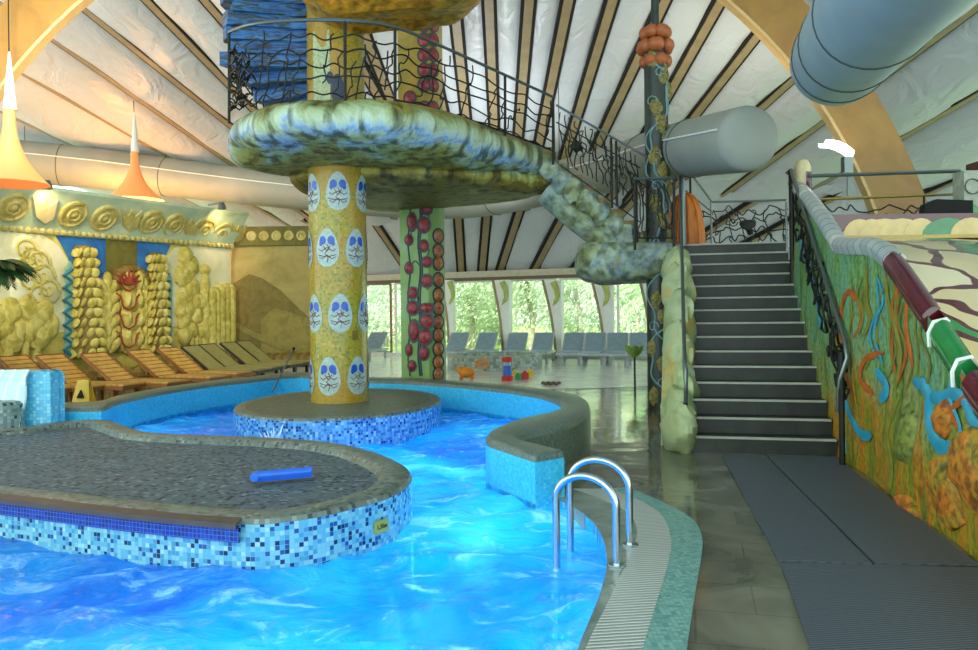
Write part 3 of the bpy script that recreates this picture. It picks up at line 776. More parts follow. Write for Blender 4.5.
for k in range(15):
    d = GO if k < 14 else .5
    z0 = k * RI - (0 if k == 0 else .03)
    c = S0 + SR * SW / 2 + SF * (k * GO + d / 2 + .01) + V((0, 0, (z0 + (k + 1) * RI) / 2))
    mb = MB(); mb.box(c, (SW, d + .02, (k + 1) * RI - z0), mat=Rst); st = mb.build('step', MT['slate'], stair, smooth=False)
    mb = MB(); c = S0 + SR * SW / 2 + SF * (k * GO - .004) + V((0, 0, (k + 1) * RI - .006)); mb.box(c, (SW - .02, .04, .024), mat=Rst); mb.build('nosing', MT['nosing'], st, smooth=False)
mb = MB(); pr = [S0 + SF * .1, S0 + SF * (15 * GO + .2), S0 + SF * (15 * GO + .2) + V((0, 0, 15 * RI - .2)), S0 + SF * .35 + V((0, 0, .02))]
mb.prism([p + SR * .02 for p in pr], SR * (SW - .04)); mb.build('soffit_core', MT['slate'], stair, smooth=False)
MT['rock'] = mottled('painted_rock', [(.25, '5e6a3c'), (.42, '93a06a'), (.55, 'b0bc90'), (.66, 'bfa658'), (.8, '9c7c38')], 1.0, rough=.55, bump=.5)
# left rock stringer: boulders stacked along left edge
r = empty('rock_stringer', S0 - SR * .2, 'lumpy painted rock stack, pale green and ochre, along the left of the dark stairs', 'rockwork')
for i, (px, py, rx, rz) in enumerate([(679, 432, .17, .26), (677, 408, .17, .2), (680, 384, .17, .22), (678, 352, .16, .28), (680, 318, .15, .3), (678, 290, .18, .26), (677, 270, .18, .22)]):
    Y = 8.75 + i * .42; c = at(px, py, Y)
    mb = MB(); mb.ell(c, (rx, .5, rz * Y / 8.3 * 1.1), 22, 16, jit=.35)
    if i == 0:
        for v_ in mb.v: v_.z = max(v_.z, .0)
    mb.build('boulder', MT['rock'], r)
mb = MB(); pr = [S0 - SR * .22 + SF * .35, S0 - SR * .22 + SF * 3.9, S0 - SR * .22 + SF * 4.2 + V((0, 0, 2.3)), S0 - SR * .22 + SF * .5 + V((0, 0, .3))]
mb.prism(pr, SR * .2); mb.build('side_core', MT['rock'], r, smooth=False)

# ------------------------------------------------------------ SLIDE HILL right
wallpts = [(2.45, 2.4, .30), (2.62, 3.2, .45), (2.80, 4.1, .75), (2.98, 4.84, 1.0), (3.10, 5.4, 1.3), (3.21, 6.01, 1.64), (3.33, 6.6, 1.93), (3.46, 7.2, 2.10), (3.56, 7.9, 2.16), (3.66, 8.4, 2.24), (3.82, 9.1, 2.54), (4.0, 9.9, 2.86), (4.16, 10.6, 3.1), (4.32, 11.3, 3.32)]
WPT = spline([V(p) for p in wallpts], 4)
def wcol(p, nz=14):
    out_ = []
    for k in range(nz + 1):
        t = k / nz; z = p.z * t
        bul = .05 * noise.noise(V((p.y * .9, z * 1.3, 2))) + .03 * noise.noise(V((p.y * 2.6, z * 3.2, 8)))
        bul = bul * math.sin(PI * min(1, t + .12)) + .04 * (1 - t)
        out_.append(V((p.x - bul, p.y, z)))
    return out_
mt, nt, N, L, B = newmat('painted_relief')
tc = N.new('ShaderNodeTexCoord')
mp = N.new('ShaderNodeMapping'); mp.inputs['Scale'].default_value = (1, 1.6, .42)
n1 = N.new('ShaderNodeTexNoise'); n1.inputs['Scale'].default_value = 1.5; n1.inputs['Detail'].default_value = 5; n1.inputs['Distortion'].default_value = 2.2
L.new(tc.outputs['Object'], mp.inputs[0]); L.new(mp.outputs[0], n1.inputs['Vector'])
r1 = ramp(N, [(.25, '3c5c28'), (.38, '5e9048'), (.47, '7cac6c'), (.54, '66a088'), (.60, '869a44'), (.68, 'a87a2c'), (.8, '8f6420')]); L.new(n1.outputs[0], r1.inputs[0])
r2 = ramp(N, [(.25, '3a4a18'), (.40, '8a8a20'), (.52, 'b08a20'), (.60, 'c47818'), (.7, '6f7a2a'), (.82, '3f6a4a')]); L.new(n1.outputs[0], r2.inputs[0])
se = N.new('ShaderNodeSeparateXYZ'); L.new(tc.outputs['Object'], se.inputs[0])
n3 = N.new('ShaderNodeTexNoise'); n3.inputs['Scale'].default_value = 1.2; L.new(tc.outputs['Object'], n3.inputs['Vector'])
ad = N.new('ShaderNodeMath'); ad.operation = 'MULTIPLY_ADD'; ad.inputs[1].default_value = 1.6; L.new(n3.outputs[0], ad.inputs[0]); L.new(se.outputs[2], ad.inputs[2])
rz = ramp(N, [(.45, (1, 1, 1)), (.75, (0, 0, 0))]); mm = N.new('ShaderNodeMath'); mm.operation = 'MULTIPLY'; mm.inputs[1].default_value = .36; L.new(ad.outputs[0], mm.inputs[0]); L.new(mm.outputs[0], rz.inputs[0])
mx = N.new('ShaderNodeMix'); mx.data_type = 'RGBA'; L.new(rz.outputs[0], mx.inputs[0]); L.new(r1.outputs[0], mx.inputs[6]); L.new(r2.outputs[0], mx.inputs[7])
n4 = N.new('ShaderNodeTexNoise'); n4.inputs['Scale'].default_value = 22; n4.inputs['Detail'].default_value = 4; L.new(tc.outputs['Object'], n4.inputs['Vector'])
r4 = ramp(N, [(.36, (.62, .64, .5)), (.54, (1, 1, 1))]); L.new(n4.outputs[0], r4.inputs[0])
m4 = N.new('ShaderNodeMix'); m4.data_type = 'RGBA'; m4.blend_type = 'MULTIPLY'; m4.inputs[0].default_value = .75; L.new(mx.outputs[2], m4.inputs[6]); L.new(r4.outputs[0], m4.inputs[7])
L.new(m4.outputs[2], B.inputs['Base Color']); B.inputs['Roughness'].default_value = .45
bp = N.new('ShaderNodeBump'); bp.inputs['Strength'].default_value = .8; bp.inputs['Distance'].default_value = .05; L.new(n1.outputs[0], bp.inputs['Height'])
b2 = N.new('ShaderNodeBump'); b2.inputs['Strength'].default_value = .5; b2.inputs['Distance'].default_value = .01; L.new(n4.outputs[0], b2.inputs['Height']); L.new(bp.outputs[0], b2.inputs['Normal']); L.new(b2.outputs[0], B.inputs['Normal'])
MT['relief'] = mt
hill = empty('slide_hill', V((4.2, 7, 0)), 'curving slide hill with painted green relief wall and cream and maroon mosaic top', 'slide')
mb = MB(); mb.grid([wcol(p) for p in WPT], flip=True)
face = mb.build('painted_wall', MT['relief'], hill)
# coping pieces
def wseg(y0, y1): return [p for p in WPT if y0 <= p.y <= y1]
def cop(y0, y1, w, h, mat, name, up=0.0):
    P = wseg(y0, y1); rows = []
    for i, p in enumerate(P):
        rows.append([V((p.x - .02, p.y, p.z - h))] + [V((p.x + (w - .05) / 2 - (w + .05) / 2 * math.cos(a), p.y, p.z - .02 + (.085 + up) * math.sin(a) - (.05 * math.cos(a) if math.cos(a) > 0 and h > .1 else 0) * .5)) for a in [PI * q / 10 for q in range(11)]] + [V((p.x + w, p.y, p.z - .1))])
    la = [0]
    for i in range(1, len(P)): la.append(la[-1] + (P[i] - P[i - 1]).length)
    mb = MB(); mb.grid(rows, False, lambda i, j: (la[i], .1), flip=True); k = 13; b = 0
    mb.face(list(range(k))); mb.face(list(range((len(rows) - 1) * k, len(rows) * k))[::-1])
    return mb.build(name, mat, hill)
MT['maroon'] = plain('maroon_glaze', '561420', .15, 0, .2, 6, coat=.5)
MT['cream'] = plain('cream_glaze', 'dccb9c', .25, 0, .1, 6, coat=.3)
MT['green'] = plain('green_glaze', '1f7a3a', .15, 0, .2, 6, coat=.5)
MT['brickw'] = mosaic('white_brick_coping', [(3, 'b4bcb8'), (3, 'a4aeae'), (2, 'c8ccc4')], .19, '4e5a58', .35, .09)
cop(6.55, 11.4, .16, .10, MT['brickw'], 'pale_brick_coping')
cop(5.62, 6.6, .13, .12, MT['maroon'], 'maroon_coping')
cop(5.1, 5.62, .13, .14, MT['green'], 'green_coping', .004)
cop(4.55, 5.1, .13, .12, MT['maroon'], 'maroon_coping')
cop(4.1, 4.55, .13, .12, MT['cream'], 'cream_coping', .004)
cop(2.3, 4.1, .13, .12, MT['maroon'], 'maroon_coping')
for y in (5.1, 5.62):
    p = min(WPT, key=lambda q: abs(q.y - y)); mb = MB()
    mb.tube([V((p.x - .05, p.y, p.z - .13)), V((p.x - .055, p.y, p.z - .03)), V((p.x - .02, p.y, p.z + .045)), V((p.x + .07, p.y, p.z + .065)), V((p.x + .13, p.y, p.z + .0))], .014, 6)
    mb.build('white_joint', MT['white'], hill)
# mosaic slope: petals via voronoi
mt, nt, N, L, B = newmat('petal_mosaic')
tc = N.new('ShaderNodeTexCoord'); mp = N.new('ShaderNodeMapping'); mp.inputs['Scale'].default_value = (1.0, .75, .6); mp.inputs['Rotation'].default_value = (0, 0, .5)
n1 = N.new('ShaderNodeTexNoise'); n1.inputs['Scale'].default_value = 1.6; L.new(tc.outputs['Object'], n1.inputs['Vector'])
va = N.new('ShaderNodeMix'); va.data_type = 'RGBA'; va.blend_type = 'ADD'; va.inputs[0].default_value = .45
L.new(tc.outputs['Object'], mp.inputs[0]); L.new(mp.outputs[0], va.inputs[6]); L.new(n1.outputs['Color'], va.inputs[7])
vo = N.new('ShaderNodeTexVoronoi'); vo.feature = 'DISTANCE_TO_EDGE'; vo.inputs['Scale'].default_value = 1.9; L.new(va.outputs[2], vo.inputs['Vector'])
vc = N.new('ShaderNodeTexVoronoi'); vc.inputs['Scale'].default_value = 1.9; L.new(va.outputs[2], vc.inputs['Vector'])
rc = ramp(N, [(0, 'd8c494'), (.5, 'e6d8b0'), (.78, 'd4bc84'), (.86, '6a1c28'), (.95, '2c8a44')], 'CONSTANT'); sx = N.new('ShaderNodeSeparateColor'); L.new(vc.outputs['Color'], sx.inputs[0]); L.new(sx.outputs[0], rc.inputs[0])
re = ramp(N, [(.045, (0, 0, 0)), (.055, (1, 1, 1))]); L.new(vo.outputs['Distance'], re.inputs[0])
mx = N.new('ShaderNodeMix'); mx.data_type = 'RGBA'; L.new(re.outputs[0], mx.inputs[0]); mx.inputs[6].default_value = lin('561420'); L.new(rc.outputs[0], mx.inputs[7])
L.new(mx.outputs[2], B.inputs['Base Color']); B.inputs['Roughness'].default_value = .16; B.inputs['Coat Weight'].default_value = .3
MT['petal'] = mt
def hz(y):
    pts = [(2.0, .2), (3.2, .45), (4.1, .76), (4.84, 1.03), (5.4, 1.33), (6.01, 1.66), (6.6, 1.94), (7.2, 2.10), (7.9, 2.2), (8.4, 2.24), (9.2, 2.3)]
    for (a, za), (c, zc) in zip(pts, pts[1:]):
        if y <= c: return za + (zc - za) * (y - a) / (c - a)
    return 2.3
def xw(y):
    q = sorted(WPT, key=lambda p: abs(p.y - y))[:2]
    a, c = q
    if abs(a.y - c.y) < 1e-6: return a.x
    return a.x + (c.x - a.x) * (y - a.y) / (c.y - a.y)
rows = []
for i in range(36):
    y = 2.4 + 6.8 * i / 35; x0 = xw(y) + .08; row = []
    for j in range(16):
        f = j / 15; x = x0 + (8.5 - x0) * f
        row.append(V((x, y, hz(y) + .02 + .25 * f * math.sin(f * 3 + y * .5) * .6 + .03 * noise.noise(V((x, y, 0))))))
    rows.append(row)
mb = MB(); mb.grid(rows); mb.build('mosaic_slope', MT['petal'], hill)
# rim bench behind
mb = MB(); a = V((3.86, 9.25, 2.1)); rimP = [V((3.9, 9.2, 0)), V((8.5, 9.0, 0))]
mb.beam(V((3.95, 9.40, 2.47)), V((8.5, 9.40, 2.47)), .35, .28); bench = mb.build('rim_wall', MT['maroon'], hill, smooth=False)
MT['petalc'] = plain('cream_petal', 'd6bd80', .3, 0, .1)
for k, (px, w) in enumerate([(860, .2), (872, .16), (885, .30), (902, .28), (921, .2), (948, .3), (972, .25)]):
    c = at(px, 226, 9.212 - .004 * k); c.z = 2.345; mb = MB(); sc = [c + V((w * math.cos(t), 0, .0 + .21 * math.sin(t))) for t in [PI * j / 10 for j in range(11)]]
    sc = [V((p.x, p.y, max(p.z, 2.34))) for p in sc]
    if k == 5: m_ = MT['green']
    else: m_ = MT['petalc']
    sc = sc[1:-1] if sc[0] == sc[1] else sc; mb.prism(sc, (0, .03, 0)); mb.build('painted_petal', m_, bench, smooth=False)
mb = MB(); mb.prism([V((3.95, 8.95, 2.3)), V((8.5, 8.95, 2.3)), V((8.5, 9.24, 2.3)), V((3.95, 9.24, 2.3))], (0, 0, .04)); mb.build('gilt_ledge', plain('ochre_ledge', 'b79a48', .3), hill, smooth=False)
mb = MB(); mb.prism([V((4.0, 9.2, 0)), V((8.5, 9.2, 0)), V((8.5, 14.5, 0)), V((5.0, 14.5, 0)), V((4.6, 12.4, 0)), V((4.2, 10.6, 0))], (0, 0, 2.24)); mb.build('deck_body', MT['relief'], hill, smooth=False)
# ribbons painted on the wall
def onwall(px, py):
    d = ray(px, py); best = None
    for a, c in zip(WPT, WPT[1:]):
        t = V((c.x - a.x, c.y - a.y, 0)); nn = V((-t.y, t.x, 0)).normalized()
        if abs(d.dot(nn)) < 1e-6: continue
        h = EYE + d * ((V((a.x, a.y, 0)) - EYE).dot(nn) / d.dot(nn)); u = (V((h.x, h.y, 0)) - V((a.x, a.y, 0))).dot(t) / t.length_squared
        if -.02 <= u <= 1.02 and h.y > 0:
            p = a.lerp(c, u); z = h.z; tt = z / p.z
            bul = .05 * noise.noise(V((p.y * .9, z * 1.3, 2))) + .03 * noise.noise(V((p.y * 2.6, z * 3.2, 8)))
            bul = bul * math.sin(PI * min(1, max(0, tt) + .12)) + .04 * (1 - tt)
            return V((h.x - bul - .012, h.y, h.z))
    return at(px, py, 6)
MT['turq'] = plain('turquoise_paint', '2a9cbc', .3, 0, .15, 8, coat=.2)
MT['orangep'] = plain('rust_paint', 'b05a1a', .5, 0, .25, 10)
MT['olivep'] = plain('olive_paint', '7c7a28', .5, 0, .25, 10)
def wribbon(px, w, mat, name, flat=.12):
    P = spline([onwall(x, y) for x, y in px], 9); mb = MB()
    W = w if isinstance(w, list) else [w] * len(P)
    if len(W) != len(P):
        W = [w[min(len(w) - 1, int(i / len(P) * len(w)))] for i in range(len(P))]
    fr = frames(P); rows = []; nP = len(P); W = [w_ * min(1, .25 + i * .3, .25 + (nP - 1 - i) * .3) for i, w_ in enumerate(W)]
    for p, (t, u, q), ww in zip(P, fr, W):
        s_ = t.cross(V((1, 0, 0))).normalized()
        rows.append([p + s_ * ww * math.cos(2 * PI * k / 8) + V((-1, 0, 0)) * ww * flat * math.sin(2 * PI * k / 8) for k in range(8)])
    b = mb.grid(rows, True); mb.face(list(range(8))); mb.face([b + (len(rows) - 1) * 8 + k for k in range(8)][::-1])
    mb.build(name, mat, face)
wribbon([(912, 381), (924, 386), (930, 398), (931, 418), (938, 436), (950, 448), (968, 450), (985, 449)], [.045, .06, .06, .055, .055, .06, .06, .06], MT['turq'], 'blue_stream')
wribbon([(930, 398), (945, 397), (958, 394), (968, 402), (976, 420), (990, 436)], .045, MT['turq'], 'blue_stream')
wribbon([(838, 380), (845, 400), (855, 420), (866, 434), (878, 436)], .05, MT['turq'], 'blue_stream')
wribbon([(880, 370), (888, 382), (890, 392), (884, 400)], .05, MT['turq'], 'blue_stream')
wribbon([(842, 424), (846, 440), (848, 460)], .075, MT['turq'], 'blue_stream')
wribbon([(878, 280), (881, 310), (878, 335), (886, 365)], .02, MT['turq'], 'blue_stream')
wribbon([(800, 235), (808, 262), (817, 290), (825, 330)], .06, MT['turq'], 'blue_stream')
wribbon([(858, 300), (850, 292), (843, 310), (843, 345), (850, 372)], .03, MT['orangep'], 'rust_stem')
wribbon([(868, 262), (870, 300), (880, 335), (872, 370)], .025, MT['olivep'], 'olive_stem')
wribbon([(886, 270), (892, 310), (901, 350), (897, 390)], .025, MT['olivep'], 'olive_stem')
wribbon([(903, 290), (897, 320), (903, 355)], .022, MT['olivep'], 'olive_stem')
wribbon([(908, 300), (908, 330), (913, 368)], .03, MT['orangep'], 'rust_stem')
wribbon([(880, 395), (868, 380), (872, 360), (886, 352)], .03, MT['orangep'], 'rust_stem')
wribbon([(900, 400), (893, 430), (897, 470), (893, 498)], .035, MT['olivep'], 'olive_stem')
rnd = random.Random(12)
for k in range(16):
    x = rnd.uniform(850, 972); yt = 262 + max(0, x - 900) * 1.55 + rnd.uniform(4, 30); L_ = rnd.uniform(50, 120); a_ = rnd.uniform(-10, 10)
    if yt + 40 > 520: continue
    wribbon([(x, yt), (x + a_, yt + L_ * .3), (x - a_ * .6, yt + L_ * .65), (x + a_ * .4, yt + L_)], rnd.uniform(.010, .024), (MT['olivep'], MT['orangep'], MT['olivep'], MT['turq'] if k % 8 == 3 else MT['olivep'])[k % 4], 'painted_stem')
MT['orangerock'] = mottled('orange_rock', [(.3, '5a5a1c'), (.45, 'a88a24'), (.6, 'd0781c'), (.75, 'b8641a')], 3, rough=.6, bump=1, fine=18)
for px, py, ry, rz in ((958, 492, .28, .24), (985, 470, .3, .26), (950, 420, .16, .12), (912, 440, .2, .24), (920, 520, .3, .15)):
    c = onwall(px, py); mb = MB(); mb.ell(c + V((.04, 0, 0)), (.09, ry, rz), 16, 10, jit=.35); mb.build('ochre_mound', MT['orangerock'] if px > 915 else mottled('green_mound', [(.3, '4a6a34'), (.6, '86923a'), (.8, '9c7a26')], 3, rough=.6, fine=16), face)

# stair rails
def tube_obj(P, r, mat, name, parent=None, n=8):
    mb = MB(); mb.tube(P, r, n); return mb.build(name, mat, parent)
r = empty('stair_handrail', S0 + SR * .03 + V((0, 0, 0)), 'steel handrail down the left side of the dark stairs', 'handrail')
lt = at(680, 174, 12.25); lb = S0 + SR * .05 + SF * .1 + V((0, 0, .95))
tube_obj([lt, lt.lerp(lb, .3), lt.lerp(lb, .6), lb, lb + V((0, -.06, -.08)), lb + V((0, -.05, -.3)), V((lb.x, lb.y - .02, .5))], .022, MT['rail'], 'rail', r)
tube_obj([lt + V((.05, 0, 0)), V((lt.x + .05, lt.y, 2.5))], .03, MT['rail'], 'post', r)
tube_obj([V((lb.x, lb.y - .02, .52)), V((lb.x, lb.y + .02, 0))], .026, MT['iron'], 'post', r)
for k in (5, 10):
    p = S0 + SR * .04 + SF * (k * GO + .1); z = lb.z + (lt.z - lb.z) * ((p.y - lb.y) / (lt.y - lb.y)); tube_obj([V((p.x, p.y, k * RI)), V((p.x, p.y, z))], .018, MT['iron'], 'post', r)
r = empty('stair_handrail', S0 + SR * 1.5, 'steel handrail with dark branch ironwork down the right side of the stairs', 'handrail')
rt_ = at(791, 170, 11.0); rb = at(845, 342, 7.65)
q = rb
tube_obj([rt_ + V((-.06, .02, -.05)), rt_, rt_.lerp(rb, .5), rb, rb + V((0, -.05, -.15)), at(840, 380, 7.65), at(838, 412, 7.7)], .025, MT['rail'], 'rail', r)
tube_obj([V((rt_.x, rt_.y, 1.75)), rt_], .035, MT['iron'], 'post', r)
tube_obj([V((q.x - .04, q.y, .0)), V((q.x - .04, q.y, q.z - .1))], .03, MT['iron'], 'post', r)
def squiggle(a, b_, amp, n=12, seed=0):
    rnd = random.Random(seed); P = []
    for k in range(n + 1):
        t = k / n; p = a.lerp(b_, t)
        w = 0 if k in (0, n) else amp
        P.append(p + V((rnd.uniform(-w, w) * .5, rnd.uniform(-w, w) * .3, rnd.uniform(-w, w))))
    return spline(P, 3)
mb = MB()
for k in range(8):
    t0 = k / 8; a = rt_.lerp(rb, t0) + V((0, 0, -.1)); b_ = rt_.lerp(rb, min(1, t0 + .35)) + V((0, 0, -.55)); mb.tube(squiggle(a, b_, .10, 10, k), .013, 5)
    mb.tube(squiggle(rt_.lerp(rb, t0), rt_.lerp(rb, t0) + V((0, 0, -.75)), .08, 8, k + 30), .015, 5)
    mb.tube(squiggle(rt_.lerp(rb, t0) + V((0, 0, -.75)), rt_.lerp(rb, min(1, t0 + .2)) + V((0, 0, -.2)), .08, 8, k + 60), .012, 5)
mb.build('branch_ironwork', MT['iron'], r)

# ------------------------------------------------------------ COLUMNS
# yellow mosaic column
YC = V((-2.15, 11.35, 0)); YR = .405
MT['ymos'] = mosaic('yellow_mosaic', [(4, 'a89618'), (3, 'b4961a'), (3, '8c902c'), (1, 'c4a43a'), (2, '74782a')], .03, '94842a', .3, .08, blotch='b47c14', bscale=1.1, coat=.2)
r = empty('yellow_column', V((YC.x, YC.y, .28)), 'thick round yellow mosaic column with white and blue oval medallions', 'column')
mb = MB(); mb.lathe([(YR, .28), (YR, 2), (YR, 4), (YR, 6), (YR, 8.85)], V((YC.x, YC.y, 0)), 40); mb.build('shaft', MT['ymos'], r)
MT['medw'] = mosaic('white_mosaic', [(4, 'a4bcb0'), (3, 'b8c8bc'), (2, '94b0ac'), (1, 'bcaaa6')], .018, '9fb4ac', .3, .08)
MT['medb'] = plain('cobalt_tile', '1c4fb0', .25, 0, .25, 20)
MT['medr'] = plain('mauve_line', '7c5a5c', .4)
def cyl(a, z, rr=0): return V((YC.x + (YR + rr) * math.cos(a), YC.y + (YR + rr) * math.sin(a), z))
def cpatch(mb, a0, z0, shape, rr):
    """curved patch; shape: list of (du metres, dz)"""
    n = len(shape); b = mb.add([cyl(a0, z0, rr)] + [cyl(a0 + u / YR, z0 + w, rr) for u, w in shape])
    mid = mb.add([cyl(a0 + u / YR * .5, z0 + w * .5, rr) for u, w in shape])
    for i in range(n):
        j = (i + 1) % n; f = lambda k: ((shape[k][0] + 5) * 1, shape[k][1] + z0)
        mb.face([b, mid + i, mid + j], [(5, z0), (5 + shape[i][0] * .5, z0 + shape[i][1] * .5), (5 + shape[j][0] * .5, z0 + shape[j][1] * .5)])
        mb.face([mid + i, b + 1 + i, b + 1 + j, mid + j], [(5 + shape[i][0] * .5, z0 + shape[i][1] * .5), f(i), f(j), (5 + shape[j][0] * .5, z0 + shape[j][1] * .5)])
def egg(w, h, sc=1): return [((w * math.sin(t)) * sc * (1 - .22 * math.cos(t)), (h * math.cos(t)) * sc) for t in [2 * PI * k / 20 for k in range(20)]][::-1]
cam_ang = math.atan2(-YC.y, -YC.x)
def medallion(da, z):
    a = cam_ang + da
    mb = MB(); cpatch(mb, a, z, egg(.165, .27), .006); md = mb.build('medallion', MT['medw'], r)
    mb = MB()
    for sg in (-1, 1):
        cpatch(mb, a + sg * .06 / YR, z + .10, [(.05 * math.cos(t), .06 * math.sin(t)) for t in [2 * PI * k / 12 for k in range(12)]], .010)
        cpatch(mb, a + sg * .088 / YR, z + .055, [(.026 * math.cos(t), .035 * math.sin(t)) for t in [2 * PI * k / 10 for k in range(10)]], .010)
    mb.build('blue_bow', MT['medb'], md)
    mb = MB()
    for pl in ([(0, .05), (.03, -.02), (-.03, -.08), (.02, -.14), (0, -.2)], [(0, .0), (.08, -.05), (.12, -.02)], [(0, .0), (-.08, -.05), (-.12, -.02)], [(0, -.1), (.07, -.16), (.12, -.13)], [(0, -.1), (-.07, -.16), (-.12, -.13)], [(-.13, -.1), (-.05, -.12), (.05, -.12), (.13, -.1)], [(0, -.05), (.05, .02)], [(0, -.05), (-.05, .02)]):
        mb.tube([cyl(a + u / YR, z + w, .010) for u, w in pl], .006, 4)
    mb.build('leaf_lines', MT['medr'], md)
for z, ph in ((.66, -.38), (1.53, .05), (2.44, -.38), (3.22, .02)):
    for k in range(6): medallion(ph + k * PI / 3, z)
# vertical coloured bands above the platform + bow figure
MT['medg'] = mosaic('pale_green_mosaic', [(3, 'a9b78a'), (3, 'bcc69a'), (1, '8ea078')], .022, '94a27c', .3)
mb = MB(); cpatch(mb, cam_ang - .35, 4.95, [(-.2, -.85), (.06, -.85), (.06, .5), (-.2, .5)], .006); mb.build('pale_panel', MT['medg'], r)
mb = MB(); cpatch(mb, cam_ang + .05, 4.62, [(.09 * math.cos(t), .22 * math.sin(t)) for t in [2 * PI * k / 14 for k in range(14)]], .012); cpatch(mb, cam_ang - .2, 4.78, [(.05 * math.cos(t), .09 * math.sin(t)) for t in [2 * PI * k / 12 for k in range(12)]], .012); mb.build('dark_figure', plain('ink_blue', '1c2c48', .3), r)
mb = MB(); mb.box(cyl(cam_ang + .55, 1.22, .01), (.07, .04, .13), rot=cam_ang + .55 + PI / 2); mb.build('wall_plaque', plain('bronze_plaque', '7a6a20', .4, .3), r)

# green square column
GC = V((-1.25, 14.65, 0))
r = empty('green_column', GC, 'square lime green column painted with red roses on dark stems', 'column')
ga = math.radians(-9); ex = V((math.cos(ga), math.sin(ga), 0)); ey = V((-ex.y, ex.x, 0)); hw = .36
MT['lime'] = mottled('lime_paint', [(.3, '74984a'), (.5, '8aab5c'), (.7, '9cb88a')], 1.2, rough=.4, bump=.1)
cs = [GC - ex * .31 - ey * .30, GC + ex * .21 - ey * .30, GC + ex * .39 - ey * .12, GC + ex * .39 + ey * .3, GC - ex * .31 + ey * .3]
mb = MB(); mb.prism([V((p.x, p.y, 0)) for p in cs], (0, 0, 3.9)); mb.build('shaft', MT['lime'], r, smooth=False)
mb = MB(); mb.prism([V((p.x, p.y, 3.9)) for p in cs], (0, 0, 3.7)); mb.build('upper_shaft', mottled('ochre_shaft', [(.3, '6f7a30'), (.5, 'a88c34'), (.7, 'c49a3c')], 1.5, rough=.4, bump=.1), r, smooth=False)
FN = -ey; fo = GC - ey * .30
rosem = mottled('rose_paint', [(.3, '6a1c24'), (.5, '943036'), (.7, 'b45048')], 9, rough=.4, bump=.3); rosed = plain('rose_rim', '2c4a4a', .4); stem = plain('stem_paint', '1f4448', .5)
e2 = (cs[2] - cs[1]).normalized(); n2_ = V((e2.y, -e2.x, 0))
def ongc(px, py): return atp(px, py, fo - ey * .005, ey)
def rose(p, n_, e_, w, h, mrose, mrim):
    mb = MB(); sh = [p + e_ * w * 1.25 * math.cos(t) + V((0, 0, h * 1.25 * math.sin(t))) for t in [2 * PI * k / 14 for k in range(14)]]; mb.prism(sh, n_ * .012); o = mb.build('rose', mrim, r, smooth=False)
    mb = MB(); rings_ = []
    for q, zz in ((1, .010), (.8, .03), (.45, .045), (.1, .05)): rings_.append([p + n_ * zz + e_ * w * q * math.cos(t) + V((0, 0, h * q * math.sin(t))) for t in [2 * PI * k / 12 for k in range(12)]])
    mb.grid(rings_, True); mb.build('petals', mrose, o)
for px, py, w, h in [(412, 203, .08, .09), (425, 199, .1, .08), (412, 222, .08, .15), (428, 209, .1, .1), (424, 225, .11, .13), (429, 281, .11, .11), (413, 293, .09, .1), (413, 308, .1, .12), (428, 308, .14, .08), (430, 321, .14, .12), (414, 331, .09, .18), (425, 337, .12, .14)]:
    if px < 427: rose(ongc(px, py), -ey, ex, w, h, rosem, rosed)
    else: rose(ongc(min(px, 427), py), -ey, ex, w * .9, h, rosem, rosed)
oro = mottled('orange_rose', [(.3, '8a4a20'), (.5, 'a86434'), (.7, 'b48a54')], 9, rough=.4, bump=.3)
pe = (cs[1] + cs[2]) / 2
for py in (236, 251, 263, 280, 295, 308, 322, 335, 349, 362, 374):
    p = atp(438, py, pe, n2_); rose(p + n2_ * .004, n2_, e2, .1, .12, oro, stem)
mb = MB()
for x0 in (409, 419, 421): mb.tube([ongc(x0 + 1.2 * math.sin(k * .9), y) for k, y in enumerate(range(200, 380, 8))], .016, 5)
for k in range(10):
    y0_ = 198 + k * 17; sg = 1 if k % 2 else -1
    mb.tube(spline([ongc(420, y0_), ongc(420 + sg * 5, y0_ - 5), ongc(420 + sg * 9, y0_ + 1), ongc(420 + sg * 7, y0_ + 7)], 4), .011, 5)
mb.build('painted_stems', stem, r)
for px, py, w, h in [(409, 240, .07, .09), (424, 246, .08, .10), (427, 262, .09, .09), (409, 268, .07, .1), (409, 350, .06, .1), (424, 353, .09, .12), (412, 366, .07, .09)]:
    rose(ongc(px, py), -ey, ex, w, h, rosem, rosed)
for py in (25, 40, 55, 70, 85, 98, 108):
    for px in (410, 424, 433):
        if (px + py) % 3: rose(atp(px, py, fo - ey * .005, ey) if px < 426 else atp(px, py, pe, n2_), -ey if px < 426 else n2_, ex if px < 426 else e2, .1, .11, rosem, stem)

